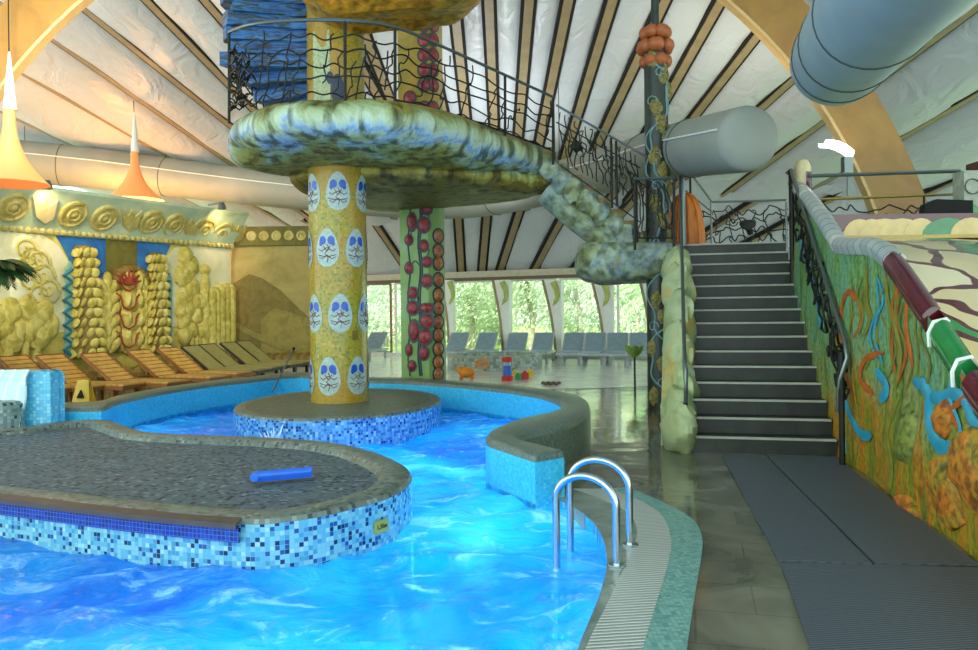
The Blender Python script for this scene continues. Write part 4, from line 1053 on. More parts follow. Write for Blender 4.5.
# black vine column
BC = V((2.62, 12.25, 0))
r = empty('vine_column', BC, 'slender black column with pale blue vines and ochre flowers', 'column')
mb = MB(); mb.lathe([(.185, 0), (.18, 3), (.18, 5.55), (.06, 5.6), (.06, 8.0)], BC, 20); mb.build('shaft', plain('black_green_paint', '18261e', .4, 0, .4), r)
vine = plain('pale_vine', '6f9496', .4); och = mottled('ochre_flower', [(.35, '3a3c1c'), (.5, '7c7030'), (.65, '9c8c48')], 22, rough=.5, bump=.6)
mb = MB()
for q in range(2):
    fa = lambda k: -PI / 2 + 1.1 * math.sin(k * (.16 + .05 * q) + q * 2.1) + .35 * math.sin(k * .55 + q)
    mb.tube([BC + V((.185 * math.cos(fa(k)), .185 * math.sin(fa(k)), .1 + k * .054)) for k in range(100)], .013, 5)
for q in range(12):
    a = -PI / 2 + .7 * math.sin(q * 2.3); z = .4 + q * .43; mb.tube([BC + V((.19 * math.cos(a + .5 * (1 - k / 12) * math.cos(k * .7)), .19 * math.sin(a + .5 * (1 - k / 12) * math.cos(k * .7)), z + .1 * (1 - k / 12) * math.sin(k * .7))) for k in range(11)], .009, 5)
mb.build('painted_vine', vine, r)
for k in range(22):
    z = .2 + k * .245; a = -PI / 2 + (.85 if k % 3 == 1 else -.5 if k % 3 == 0 else .15) + random.uniform(-.3, .3)
    mb = MB(); mb.ell(BC + V((.15 * math.cos(a), .15 * math.sin(a), z)), (.10, .055, .16), 14, 10, jit=.3); mb.build('ochre_flower', och, r)
mb = MB(); ob = mb
for k in range(26):
    a = 2 * PI * k / 9 + .3 * k; zz = 5.35 + (k // 9) * .22; rr = .2 if k // 9 == 1 else .15
    ob = MB(); ob.ell(BC + V((rr * math.cos(a), rr * math.sin(a), zz)), .105, 10, 8); ob.build('orange_ball', plain('orange_ball', 'a4582a', .5) if k == 0 else bpy.data.materials['orange_ball'], r)

# ------------------------------------------------------------ TOWER PLATFORMS
MT['slab'] = mottled('painted_rockwork', [(.2, '4c4a18'), (.32, '8a8430'), (.41, '9cab78'), (.49, 'b6c6a6'), (.55, 'a9bfb4'), (.585, '6a9cc8'), (.63, 'b4c2a0'), (.70, 'b09a3c'), (.84, '8a6c24')], .75, (1, 1, 1.5), .5, .6, 1.4, .1, fine=5, dist=.06)
def banded():
    mt, nt, N, L, B = newmat('painted_rock_bands')
    tc = N.new('ShaderNodeTexCoord'); se = N.new('ShaderNodeSeparateXYZ'); L.new(tc.outputs['Object'], se.inputs[0])
    mp = N.new('ShaderNodeMapping'); mp.inputs['Scale'].default_value = (1, 1, .55); L.new(tc.outputs['Object'], mp.inputs[0])
    n1 = N.new('ShaderNodeTexNoise'); n1.inputs['Scale'].default_value = 1.1; n1.inputs['Detail'].default_value = 8; n1.inputs['Roughness'].default_value = .68; n1.inputs['Distortion'].default_value = .9; L.new(mp.outputs[0], n1.inputs['Vector'])
    m = N.new('ShaderNodeMath'); m.operation = 'MULTIPLY_ADD'; m.inputs[1].default_value = 1.5; L.new(n1.outputs[0], m.inputs[0])
    m2 = N.new('ShaderNodeMath'); m2.operation = 'MULTIPLY_ADD'; m2.inputs[1].default_value = 1.25; m2.inputs[2].default_value = -.63; L.new(se.outputs[2], m2.inputs[0]); L.new(m2.outputs[0], m.inputs[2])
    r = ramp(N, [(.08, '7a6a20'), (.2, 'a89a3c'), (.3, 'a4b070'), (.4, 'bccbae'), (.47, '7fa8cc'), (.53, 'b4cac8'), (.64, 'c0d0ae'), (.78, 'a0b080'), (.9, '7a7a38'), (.98, 'a09040')]); L.new(m.outputs[0], r.inputs[0])
    mp3 = N.new('ShaderNodeMapping'); mp3.inputs['Scale'].default_value = (5, 5, .7); L.new(tc.outputs['Object'], mp3.inputs[0])
    n3 = N.new('ShaderNodeTexNoise'); n3.inputs['Scale'].default_value = 1.2; n3.inputs['Detail'].default_value = 6; L.new(mp3.outputs[0], n3.inputs['Vector'])
    r3 = ramp(N, [(.38, (.34, .34, .14)), (.53, (1, 1, 1))]); L.new(n3.outputs[0], r3.inputs[0])
    mx = N.new('ShaderNodeMix'); mx.data_type = 'RGBA'; mx.blend_type = 'MULTIPLY'; mx.inputs[0].default_value = .85; L.new(r.outputs[0], mx.inputs[6]); L.new(r3.outputs[0], mx.inputs[7])
    L.new(mx.outputs[2], B.inputs['Base Color']); B.inputs['Roughness'].default_value = .45
    bp = N.new('ShaderNodeBump'); bp.inputs['Strength'].default_value = 1; bp.inputs['Distance'].default_value = .12; L.new(n1.outputs[0], bp.inputs['Height']); L.new(bp.outputs[0], B.inputs['Normal'])
    return mt
MT['slab'] = banded()
def lump(outl, zc, hz_, name, mat, parent, amp=.12, dome=0, insc=.45):
    OLp = spline([V((x, y, 0)) for x, y in outl], 6, True)
    if sum((OLp[i].x * OLp[(i + 1) % len(OLp)].y - OLp[(i + 1) % len(OLp)].x * OLp[i].y) for i in range(len(OLp))) < 0: OLp.reverse()
    prof = [(insc * (1 - math.cos(t)) , zc + hz_ * math.sin(t)) for t in [(-PI / 2 + PI * k / 14) for k in range(15)]]
    mb = MB(); rings(mb, OLp, prof)
    for v_ in mb.v:
        d = noise.noise_vector(V((v_.x * .8, v_.y * .8, v_.z * 1.3))) * amp + noise.noise_vector(V((v_.x * 2.6, v_.y * 2.6, v_.z * 3))) * amp * .35
        if v_.z > zc + hz_ * .8: d.z *= .15
        v_ += d
    return mb.build(name, mat, parent, ang=60)
tw = empty('viewing_platform', V((-1.6, 12.3, 3.5)), 'big organic platform painted like rock in green, white and blue around the yellow column', 'platform')
lump([(-3.6, 11.2), (-3.35, 10.35), (-2.7, 9.75), (-1.8, 9.5), (-1.0, 9.7), (-.4, 10.3), (.2, 11.2), (.85, 12.1), (1.1, 12.7), (.6, 13.8), (-.2, 14.8), (-.5, 15.5), (-1.6, 15.8), (-2.3, 14.6), (-2.8, 13.0), (-3.4, 12.1)], 3.90, .30, 'rock_slab', MT['slab'], tw)
lump([(-3.0, 12.0), (-2.0, 11.2), (-.6, 11.4), (.5, 12.0), (1.15, 12.6), (.9, 13.2), (-.2, 14.2), (-1.3, 15.2), (-2.5, 14.2)], 3.55, .18, 'under_lobe', MT['slab'], tw, .08)
MT['orock'] = mottled('orange_rockwork', [(.2, '4c4618'), (.34, 'b09030'), (.5, 'd89c2c'), (.62, 'e89a38'), (.75, 'c07428')], 1.2, (1, 1, 1.2), .45, 1, 1.4, .2, fine=8, dist=.1)
up_ = empty('upper_platform', V((-1.3, 10.8, 5.5)), 'orange and brown rocky upper platform at the top of the picture', 'platform')
lump([(-2.5, 10.6), (-2.2, 10.0), (-1.4, 9.8), (-.7, 9.9), (-.1, 10.3), (0, 10.9), (-.5, 11.5), (-1.5, 11.7), (-2.3, 11.4)], 5.95, .42, 'rock_slab', MT['orock'], up_, .22)
# spiral blue steps
sp = empty('spiral_stair', V((YC.x, YC.y, 4.05)), 'fan of rough blue spiral steps climbing left of the yellow column', 'stairs')
bl = mottled('blue_step', [(.25, '0a1424'), (.38, '12283c'), (.45, '1c5494'), (.52, '2a70b0'), (.57, '2a4448'), (.66, '10243c'), (.8, '7a8a5a')], 2.2, (1, 1, 6), .4, 1.0, 1, .2)
for k in range(14):
    z0 = 4.04 + k * .17; a0 = math.radians(78 + 13 * min(k, 6) + 3 * max(0, k - 6)); a1 = a0 + math.radians(28); R_ = 1.5 + .07 * math.sin(k * 2.4)
    pl = [V((YC.x + .38 * math.cos(a0), YC.y + .38 * math.sin(a0), z0))] + [V((YC.x + R_ * (1 + .04 * math.sin(j * 2 + k)) * math.cos(a0 + (a1 - a0) * j / 4), YC.y + R_ * math.sin(a0 + (a1 - a0) * j / 4), z0)) for j in range(5)] + [V((YC.x + .38 * math.cos(a1), YC.y + .38 * math.sin(a1), z0))]
    mb = MB(); mb.prism(pl, (0, 0, .2)); mb.box((YC.x + .9 * math.cos((a0 + a1) / 2), YC.y + .9 * math.sin((a0 + a1) / 2), z0 + .03), (1.1, .3, .08), rot=(a0 + a1) / 2); mb.build('step', bl, sp, smooth=False)
MT['rock2'] = mottled('green_rock', [(.25, '5a5a2c'), (.38, '858e5a'), (.5, 'a2b094'), (.58, '87a0a2'), (.68, 'a0944c'), (.82, '80642c')], 1.6, rough=.5, bump=.8, fine=7)
# landing
ld = empty('stair_landing', V((2.0, 12.6, 2.2)), 'rounded painted rock landing left of the top of the dark stairs', 'landing')
lump([(1.35, 12.6), (1.6, 12.1), (2.2, 11.95), (3.0, 12.15), (3.1, 13.4), (2.2, 13.8), (1.5, 13.4)], 2.27, .30, 'rock_slab', MT['rock2'], ld, .08, insc=.25)
mb = MB(); mb.prism([S0 + SF * 4.65 + V((0, 0, 2.3)), S0 + SF * 4.65 + SR * SW + V((0, 0, 2.3)), S0 + SF * 6.2 + SR * (SW + .5) + V((0, 0, 2.3)), S0 + SF * 6.2 + V((0, 0, 2.3))], (0, 0, .24)); mb.build('deck', MT['slate'], ld, smooth=False)
mb = MB(); mb.tube([V((1.72, 12.5, 2.5)), V((1.7, 12.45, 2.3)), V((1.95, 12.4, 2.1))], [.3, .38, .2], 14); mb.build('bulb', MT['rock2'], ld)
# curved flight from landing up to the platform
fl = empty('rock_stair', V((1.7, 12.6, 2.5)), 'short painted rock flight with stepped ochre edge rising to the platform', 'stairs')
ns = 8; xa, xb, za, zb = 2.45, .85, 2.55, 3.98
for k in range(ns):
    x1 = xa + (xb - xa) * k / ns; x2 = xa + (xb - xa) * (k + 1) / ns; zt = za + (zb - za) * (k + 1) / ns; zl = za + (zb - za) * k / ns - .12
    mb = MB(); mb.box(((x1 + x2) / 2, 12.75, (zt + zl) / 2), (abs(x2 - x1) + .03, 1.0, zt - zl)); mb.build('step', mottled('ochre_step', [(.3, '4c3c14'), (.5, '7c6428'), (.7, '967c40')], 4, rough=.5) if k == 0 else bpy.data.materials['ochre_step'], fl, smooth=False)
    mb = MB(); mb.ell(((x1 + x2) / 2, 12.28, (zt + zl) / 2 - .08), (.17, .13, .2), 10, 8, jit=.4); mb.build('rock_lump', MT['rock2'], fl)
mb = MB(); P = [V((2.35, 12.55, 2.4)), V((1.95, 12.6, 2.7)), V((1.5, 12.65, 3.05)), V((1.0, 12.7, 3.5))]
mb.tube(spline(P, 5), .30, 14); mb.build('rock_underside', MT['rock2'], fl)
# orange shell sculpture
orm = mottled('orange_shell', [(.3, 'a84a10'), (.5, 'd0741c'), (.7, 'e08a2c')], 2, (4, 4, .6), rough=.45, bump=.4)
c = at(685, 246, 12.9); c.z = 2.53; r = empty('orange_shell', c, 'tall orange ribbed half-dome sculpture at the top left of the stairs', 'sculpture')
mb = MB(); rows = []
for j in range(15):
    t = j / 14; z = .86 * math.sin(t * PI / 2); w = .31 * (math.cos(t * PI / 2) ** .7 if j < 14 else .03) + .002
    rows.append([c + V((w * (1 + .06 * math.cos(13 * a)) * math.cos(a), w * .8 * (1 + .06 * math.cos(13 * a)) * math.sin(a), z)) for a in [2 * PI * q / 104 for q in range(104)]])
mb.grid(rows, True); mb.build('shell_body', orm, r, ang=80)
for k in range(5):
    a = -PI / 2 + (k - 2) * .55; mb = MB(); mb.tube([c + V((.32 * (math.cos(t * PI / 2) ** .7 + .01) * math.cos(a), .255 * (math.cos(t * PI / 2) ** .7 + .01) * math.sin(a), .87 * math.sin(t * PI / 2))) for t in [q / 12 for q in range(13)]], .018, 6); mb.build('rib', orm, r)

# ------------------------------------------------------------ RAILINGS
r = empty('platform_railing', V((-1.5, 9.9, 4.05)), 'wrought-iron branch railing with pale steel handrail around the upper walkway', 'railing')
HR = [at(229, 32, 10.6), at(250, 24.5, 10.0), at(290, 20.5, 9.75), at(345, 20.5, 9.65), at(395, 27, 9.9), at(450, 50, 10.7), at(505, 75, 11.5), at(553, 97, 12.15)]
BT = [at(229, 116, 10.6), at(250, 110, 10.0), at(290, 106, 9.75), at(345, 105, 9.65), at(395, 110, 9.9), at(450, 122, 10.7), at(505, 140, 11.5), at(553, 158, 12.15)]
HRs, BTs = spline(HR, 5), spline(BT, 5)
tube_obj(HRs, .022, MT['rail'], 'handrail', r)
for i in (0, 3, 4, 6, 7):
    tube_obj([BT[i] + V((0, 0, -.1)), HR[i]], .02, MT['iron'], 'post', r)
a_, b_ = BTs, HRs
tube_obj([x.lerp(y, .12) for x, y in zip(a_, b_)][20:], .014, MT['iron'], 'lower_rail', r)
mb = MB(); rnd = random.Random(3)
for lvl in (.12, .3, .48, .64, .8):
    seg = []
    for i, (x, y) in enumerate(zip(a_, b_)):
        seg.append(x.lerp(y, lvl + rnd.uniform(-.055, .055)))
    mb.tube(spline(seg, 3), .011, 5)
for i in range(len(a_) - 1):
    f = rnd.random()
    if rnd.random() < .8:
        x0 = a_[i].lerp(b_[i], rnd.uniform(0, .3)); x1 = a_[min(i + 1 + rnd.randint(0, 1), len(a_) - 1)].lerp(b_[min(i + 1, len(b_) - 1)], rnd.uniform(.5, .95)); mb.tube(squiggle(x0, x1, .07, 7, i), .010, 5)
for k in range(16):
    a0 = at(229, 50 + k * 4, 10.6); mb.tube(squiggle(a0, at(229 + rnd.uniform(8, 30), 60 + k * 3, 11.2), .12, 7, k + 90), .011, 5)
mb.build('branch_ironwork', MT['iron'], r)
# second run down to the landing
r2 = empty('flight_railing', V((1.6, 12.2, 2.6)), 'iron branch railing descending beside the short rock flight to the landing', 'railing')
for (x0, y0, Y0, x1, y1, Y1) in ((556, 105, 12.15, 652, 160, 12.2), (556, 122, 12.15, 640, 168, 12.2), (560, 165, 12.15, 640, 222, 12.2)):
    tube_obj([at(x0, y0, Y0), at(x1, y1, Y1)], .018 if y0 < 110 else .01, MT['rail'] if y0 < 110 else MT['iron'], 'handrail' if y0 < 110 else 'lower_rail', r2)
for x0, ya, yb in ((553, 97, 160), (611, 138, 208), (616, 141, 206), (636, 178, 246)):
    tube_obj([at(x0, ya, 12.15), at(x0 + 1, yb, 12.15)], .02, MT['iron'], 'post', r2)
mb = MB()
for k in range(16):
    x = 560 + k * 5; yt = 110 + (x - 556) * .57; mb.tube(squiggle(at(x, yt, 12.17), at(x + 8, yt + 52, 12.17), .09, 8, k + 200), .010, 5)
    if k % 3 == 0: mb.tube(squiggle(at(x, yt + 18, 12.17), at(x + 22, yt + 40, 12.17), .06, 8, k + 300), .010, 5)
mb.ell(at(576, 146, 12.15), (.09, .05, .08), 8, 6, jit=.8)
mb.build('branch_ironwork', MT['iron'], r2)
# landing box railing
r3 = empty('landing_railing', V((2.6, 12.0, 2.6)), 'square iron railing with curled vine work in front of the black column', 'railing')
tube_obj([at(634, 179, 11.9), at(676, 178, 11.9)], .022, MT['rail'], 'handrail', r3)
for x0 in (635, 674): tube_obj([at(x0, 179, 11.9), at(x0, 250, 11.9)], .022, MT['iron'], 'post', r3)
tube_obj([at(634, 238, 11.9), at(676, 238, 11.9)], .012, MT['iron'], 'lower_rail', r3)
mb = MB()
for k in range(9): mb.tube(squiggle(at(636 + k * 4, 184, 11.9), at(640 + k * 4, 238, 11.9), .1, 9, k + 400), .010, 5)
mb.build('branch_ironwork', MT['iron'], r3)
# back railing behind stair head
r4 = empty('deck_railing', V((3.6, 14.2, 2.55)), 'thin steel and vine railing across the deck behind the top of the stairs', 'railing')
Yb = 14.0
tube_obj([at(656, 150, 12.6), at(690, 172, 13.2), at(712, 202, Yb), at(786, 200, Yb)], .02, MT['rail'], 'handrail', r4)
tube_obj([at(685, 190, 13.2), at(712, 212, Yb)], .014, MT['rail'], 'lower_rail', r4)
tube_obj([at(690, 162, 13.2), V((at(690, 162, 13.2).x, 13.2, 2.5))], .02, MT['iron'], 'post', r4)
for x0 in (711, 786): tube_obj([at(x0, 202, Yb), V((at(x0, 202, Yb).x, Yb, 2.45))], .02, MT['rail'], 'post', r4)
mb = MB()
for yy, s_ in ((211, 1), (219, 2), (232, 3), (240, 4)): mb.tube(squiggle(at(700, yy, Yb), at(788, yy - 2, Yb), .1, 16, s_), .012, 5)
for k in range(7): mb.tube(squiggle(at(700 + k * 13, 210, Yb), at(706 + k * 13, 243, Yb), .1, 8, k + 20), .010, 5)
mb.ell(at(748, 226, Yb), (.13, .05, .12), 8, 6, jit=.8)
mb.tube([at(733 + 5 * (1 - k / 14) * math.cos(k * .8), 222 + 5 * (1 - k / 14) * math.sin(k * .8), Yb) for k in range(13)], .01, 5)
mb.build('branch_ironwork', MT['iron'], r4)
# right deck rail
r5 = empty('slide_deck_railing', V((5.5, 10.6, 2.25)), 'two-bar steel railing above the mosaic slide deck with thin wavy wire', 'railing')
Yr = 10.6
tube_obj([at(808, 176, Yr), at(960, 171, Yr)], .025, MT['rail'], 'handrail', r5)
tube_obj([at(806, 200, Yr), at(960, 194, Yr)], .018, plain('brass_rail', 'b09a50', .3, .7), 'lower_rail', r5)
mb = MB(); mb.tube(squiggle(at(812, 208, Yr), at(960, 206, Yr), .07, 22, 5), .010, 5); mb.tube(squiggle(at(830, 222, Yr), at(950, 214, Yr), .1, 16, 6), .010, 5); mb.build('wavy_wire', MT['iron'], r5)
tube_obj([at(924, 196, Yr), V((at(924, 196, Yr).x, Yr, 2.2))], .015, MT['iron'], 'post', r5)
p = at(808, 176, Yr)
c = at(803, 200, 11.0); r = empty('finial_post', V((c.x, c.y, 2.9)), 'small cream and maroon rounded post at the head of the painted wall', 'post')
mb = MB(); mb.lathe([(.001, .50), (.07, .47), (.11, .38), (.11, .0)], V((c.x, c.y, 3.1)), 16); mb.build('cream_top', MT['cream'], r)
mb = MB(); mb.lathe([(.115, .3), (.118, .1), (.115, -.2)], V((c.x, c.y, 3.1)), 16, a0=-PI / 2, a1=PI / 2); mb.build('maroon_side', MT['maroon'], r)
c = at(968, 190, 9.9); r = empty('carved_post', V((c.x, c.y, 2.24)), 'pale grey carved post with green leaf emblem at the right edge of the deck', 'post')
mb = MB(); mb.box((c.x, c.y, 2.72), (.24, .24, .96)); mb.build('shaft', plain('pale_carving', '9aa090', .5, 0, .25, 9), r)
mb = MB(); mb.ell((c.x - .02, c.y - .12, 2.62), (.1, .02, .17), 14, 8); em = mb.build('leaf_emblem', plain('leaf_green', '5f9a5c', .4), r)
mb = MB(); mb.lathe([(.09, -.01), (.1, .0), (.09, .01)], V((c.x - .02, c.y - .13, 3.0)), 18, axis=(0, 1, 0)); mb.build('scroll', plain('dark_scroll', '4c5248', .5), r)
mb = MB(); mb.prism([V((c.x - .3, c.y - .2, 2.56)), V((c.x + .2, c.y - .2, 2.56)), V((c.x - .02, c.y - .2, 2.36))], (0, .05, 0)); mb.build('green_wedge', MT['green'], r, smooth=False)
c = at(985, 190, 10.1); mb = MB(); mb.box((c.x, c.y, 2.8), (.3, .3, 1.1)); tag(mb.build('maroon_post', MT['maroon'], smooth=False), 'glossy maroon post cut by the right edge of the photo', 'post')
c = at(947, 212, 9.7); r = empty('black_seat', V((c.x, c.y, 2.24)), 'black rounded seat back beside the carved post on the slide deck', 'seat')
mb = MB(); sh = [V((c.x - .32, c.y, 2.5)), V((c.x + .32, c.y, 2.5)), V((c.x + .32, c.y, 2.82)), V((c.x - .12, c.y, 2.84)), V((c.x - .26, c.y, 2.78))]; mb.prism(sh, (0, .12, 0)); mb.build('backrest', MT['dark'], r, smooth=False)
mb = MB(); mb.box((c.x, c.y - .12, 2.47), (.6, .3, .06)); mb.build('seat', MT['dark'], r, smooth=False)
for dx in (-.26, .26): tube_obj([V((c.x + dx, c.y, 2.24)), V((c.x + dx, c.y, 2.5))], .02, MT['iron'], 'leg', r)

# ------------------------------------------------------------ ARCH
arch = empty('timber_arch', V((-1.36, 13.3, 0)), 'huge curved laminated timber arch spanning the hall, golden on the right side', 'arch')
R0, ac = 8.795, V((-1.42, 13.3, .34)); rows = []; rowe = []
for k in range(61):
    th = math.radians(-3 + 186 * k / 60); ct = V((math.cos(th), 0, math.sin(th)))
    ri, ro = R0 - .425, R0 + .425
    rows.append([ac + ct * ri + V((0, -.09, 0)), ac + ct * ro + V((0, -.09, 0)), ac + ct * ro + V((0, .09, 0)), ac + ct * ri + V((0, .09, 0))])
    rowe.append([ac + ct * (ri - .04) + V((0, -.10, 0)), ac + ct * (ri + .012) + V((0, -.10, 0)), ac + ct * (ri + .012) + V((0, .10, 0)), ac + ct * (ri - .04) + V((0, .10, 0))])
for rw in (rows, rowe):
    for q in rw:
        for v_ in q: v_.z = max(v_.z, 0.0)
mb = MB(); mb.grid(rows, True); mb.build('arch_beam', MT['gluelam'], arch)
mb = MB(); mb.grid(rowe, True); mb.build('pale_edge', MT['glueedge'], arch)

# ------------------------------------------------------------ DUCTS
MT['duct'] = plain('fabric_duct', '8e9288', .6, 0, .08, 2); MT['ductb'] = plain('blue_fabric_duct', '8ba3ab', .5, 0, .08, 2)
def duct(P, R, name, label, mat, seams, cables=()):
    P = [V(p) for p in P]; r = empty(name, P[0], label, 'duct')
    Ps = spline(P, 6); Rs = []
    for i in range(len(P) - 1): Rs += [R[i] + (R[i + 1] - R[i]) * k / 6 for k in range(6)]
    Rs.append(R[-1])
    t0 = (Ps[-1] - Ps[-2]).normalized(); cap = [(Ps[-1] + t0 * Rs[-1] * .45 * math.sin(a), Rs[-1] * max(math.cos(a), .02)) for a in [PI / 2 * k / 6 for k in range(1, 7)]]
    mb = MB(); mb.tube(Ps + [c_[0] for c_ in cap], Rs + [c_[1] for c_ in cap], 32); body = mb.build('duct_body', mat, r)
    for t in seams:
        i = int(t * (len(Ps) - 1)); fr = frames(Ps)[i]
        mb = MB(); mb.tube([Ps[i] + (fr[1] * math.cos(a) + fr[2] * math.sin(a)) * (Rs[i] + .002) for a in [2 * PI * k / 32 for k in range(32)]], .012, 5, closed=True); mb.build('seam_band', plain('duct_seam', '4a4f4c', .6) if 'duct_seam' not in bpy.data.materials else bpy.data.materials['duct_seam'], r)
    for t in cables:
        i = int(t * (len(Ps) - 1)); p = Ps[i] + V((0, 0, Rs[i])); top = zr(roof_s(p.x, p.y)) if roof_s(p.x, p.y) < 30 else 11
        if top > p.z: tube_obj([p - V((0, 0, .02)), V((p.x, p.y, top))], .008, MT['iron'], 'hanging_cable', r, 5)
    if len(P) > 5:
        mb = MB(); fr_ = frames(Ps); rod = []
        for p_, r_, f_ in zip(Ps, Rs, fr_):
            n_ = f_[0].cross(V((0, 0, 1))).normalized(); n_ = n_ if n_.dot(EYE - p_) > 0 else -n_
            rod.append(p_ + (n_ * .95 + V((0, 0, .25))).normalized() * (r_ + .012))
        mb.tube(rod, .014, 5); mb.build('seam_rod', MT['white'], r)
    return Ps
duct([at(-260, 135, 20.5), at(25, 162, 22.5), at(100, 169, 22.8), at(200, 181, 22.8), at(300, 192, 22.0), at(400, 200, 20.5), at(480, 199, 19.5), at(600, 172, 15.9), at(669, 153, 12.9), at(747, 139, 10.4)], [.62, .60, .58, .54, .49, .46, .44, .45, .44, .43], 'air_duct', 'long pale fabric air duct curving behind the tower to a rounded end at the right', MT['duct'], (.15, .3, .5, .7, .86, .93), (.12, .3, .5, .75))
e = at(838, 60, 9.6); d = V((.281, 1, .095))
duct([e - d * 8.2, e - d * 6, e - d * 3, e - d * 1, e], [.55] * 5, 'blue_air_duct', 'big blue-grey air duct with rounded end at the top right corner', MT['ductb'], (.6, .78, .93), (.3, .6, .9))

# floodlight at arch
c = at(850, 160, 12.9); r = empty('arch_floodlight', c, 'glowing white curved lamp shield mounted beside the timber arch', 'lamp')
mb = MB(); P = [at(822, 144, 12.9), at(832, 145, 12.9), at(842, 149, 12.9), at(850, 155, 12.9)]
rows = [[p + V((0, y, -.10 * (1 - (y / .16) ** 2) * .6)) for y in (-.16, -.08, 0, .08, .16)] for p in spline(P, 4)]
mb.grid(rows); rows2 = [[p + V((0, 0, .04)) for p in rw] for rw in rows]; mb.grid(rows2, flip=True); mb.build('shield', glow('lamp_white', 'ffffff', 3.0), r)
mb = MB(); mb.box(at(847, 165, 12.9), (.14, .14, .26)); mb.build('housing', MT['rail'], r)
tube_obj([at(848, 168, 12.9), at(848, 196, 12.9)], .02, MT['rail'], 'bracket', r)

# ------------------------------------------------------------ RELIEF MURAL (left)
MA, MBp = V((-10.2, 16.6, 0)), V((-7.4, 22.5, 0)); MD = (MBp - MA).normalized(); MN = V((MD.y, -MD.x, 0))
def onm(px, py, off=0): return atp(px, py, MA + MN * off, MN)
MT['stuccoY'] = mottled('sand_stucco', [(.3, 'b4a23c'), (.5, 'ccbc58'), (.7, 'dcd080')], 1.2, rough=.7, bump=.3)
MT['stuccoW'] = mottled('cream_stucco', [(.3, 'c4c08c'), (.5, 'dedbb4'), (.7, 'ece8cc')], .9, rough=.7, bump=.2)
MT['stuccoB'] = mottled('blue_stucco', [(.3, '1c5aa4'), (.5, '2a70b8'), (.7, '3a86c4')], 1.5, rough=.6, bump=.2)
MT['stuccoBr'] = mottled('brown_stucco', [(.3, '57501c'), (.6, '77702c')], 2, rough=.7, bump=.2)
MT['stone'] = mottled('carved_stone', [(.25, '9a8830'), (.45, 'c4b450'), (.6, 'dccc74'), (.8, 'ece0a0')], 4, rough=.65, bump=.9, fine=0)
MT['stoneD'] = mottled('carved_stone_dark', [(.3, '5c4a18'), (.55, '8a7030'), (.8, 'a8904c')], 3, rough=.65, bump=.6)
MT['redp'] = plain('terracotta_red', '9c3c20', .5, 0, .25)
MT['zig'] = plain('teal_zigzag', '2f7f98', .5)
a0 = MA - MD * 5; a1 = MBp
mb = MB(); mb.prism([a0, a1, a1 + V((0, 0, 3.9)), a0 + V((0, 0, 3.9))], -MN * .3); struct(mb.build('wall_left', MT['stuccoY'], smooth=False))
mu = empty('relief_mural', MA.lerp(MBp, .5), 'carved and painted garden relief with cob columns, red tulips and a blue sky', 'mural')
def slabp(px, depth, mat, name, off=0, parent=None):
    mb = MB(); mb.prism([onm(x, y, off) for x, y in px], MN * depth); return mb.build(name, mat, parent or mu, smooth=False)
slabp([(-90, 226), (0, 231), (230, 249), (230, 362), (-90, 378)], .02, MT['stuccoY'], 'lower_ground', .0)
slabp([(-90, 222), (0, 231), (42, 235), (57, 245), (67, 260), (72, 280), (72, 330), (40, 336), (0, 330), (-90, 340)], .03, MT['stuccoW'], 'arched_panel', .02)
slabp([(55, 234), (106, 239), (106, 350), (76, 350), (73, 280), (68, 258)], .025, MT['stuccoB'], 'blue_sky_panel', .02)
slabp([(134, 241), (170, 245), (162, 262), (160, 350), (134, 350)], .025, MT['stuccoB'], 'blue_sky_panel', .02)
slabp([(105, 238), (136, 241), (136, 350), (105, 350)], .035, MT['stuccoBr'], 'brown_panel', .02)
slabp([(162, 330), (161, 275), (165, 258), (174, 248), (186, 245), (230, 249), (230, 312), (205, 318)], .03, MT['stuccoW'], 'arched_panel', .025)
def bump(mb, px, py, ru, rv, dp, off=.05, jit=.15):
    c_ = onm(px, py, off); Rm = Matrix((MD, V((0, 0, 1)), MN)).transposed(); mb.ell(c_, (ru, rv, dp), 12, 8, rot=Rm, jit=jit)
# cob columns
for x0, x1, yt, yb, w0, w1 in ((83, 86, 246, 356, .18, .33), (155, 156, 253, 352, .16, .27)):
    mb = MB(); ct, cb = onm(x0, yt, .15), onm(x1, yb, .15); cb.z = max(cb.z, .0)
    mb.tube([cb.lerp(ct, k / 10) for k in range(11)], [w1 + (w0 - w1) * k / 10 for k in range(11)], 14); col = mb.build('cob_column', MT['stoneD'], mu)
    mb = MB(); n_ = 11
    for k in range(n_):
        for j in range(4):
            t = (k + .15) / n_; c_ = cb.lerp(ct, t); w_ = w1 + (w0 - w1) * t; sd_ = (j - 1) * .8
            sd_ = -.68 + (j - 1.5) * .75 + .3 * (k % 2); c_ = c_ + MD * w_ * math.sin(sd_) + MN * w_ * math.cos(sd_) * .9; mb.ell(c_ + MN * .04 + V((0, 0, .04)), (.13, .05, .12), 12, 8, rot=Matrix.Rotation(math.atan2(MD.y, MD.x) - sd_ , 3, 'Z') @ Matrix.Rotation(.35, 3, 'X'), jit=.1)
    mb.build('scale_leaves', MT['stone'], col)
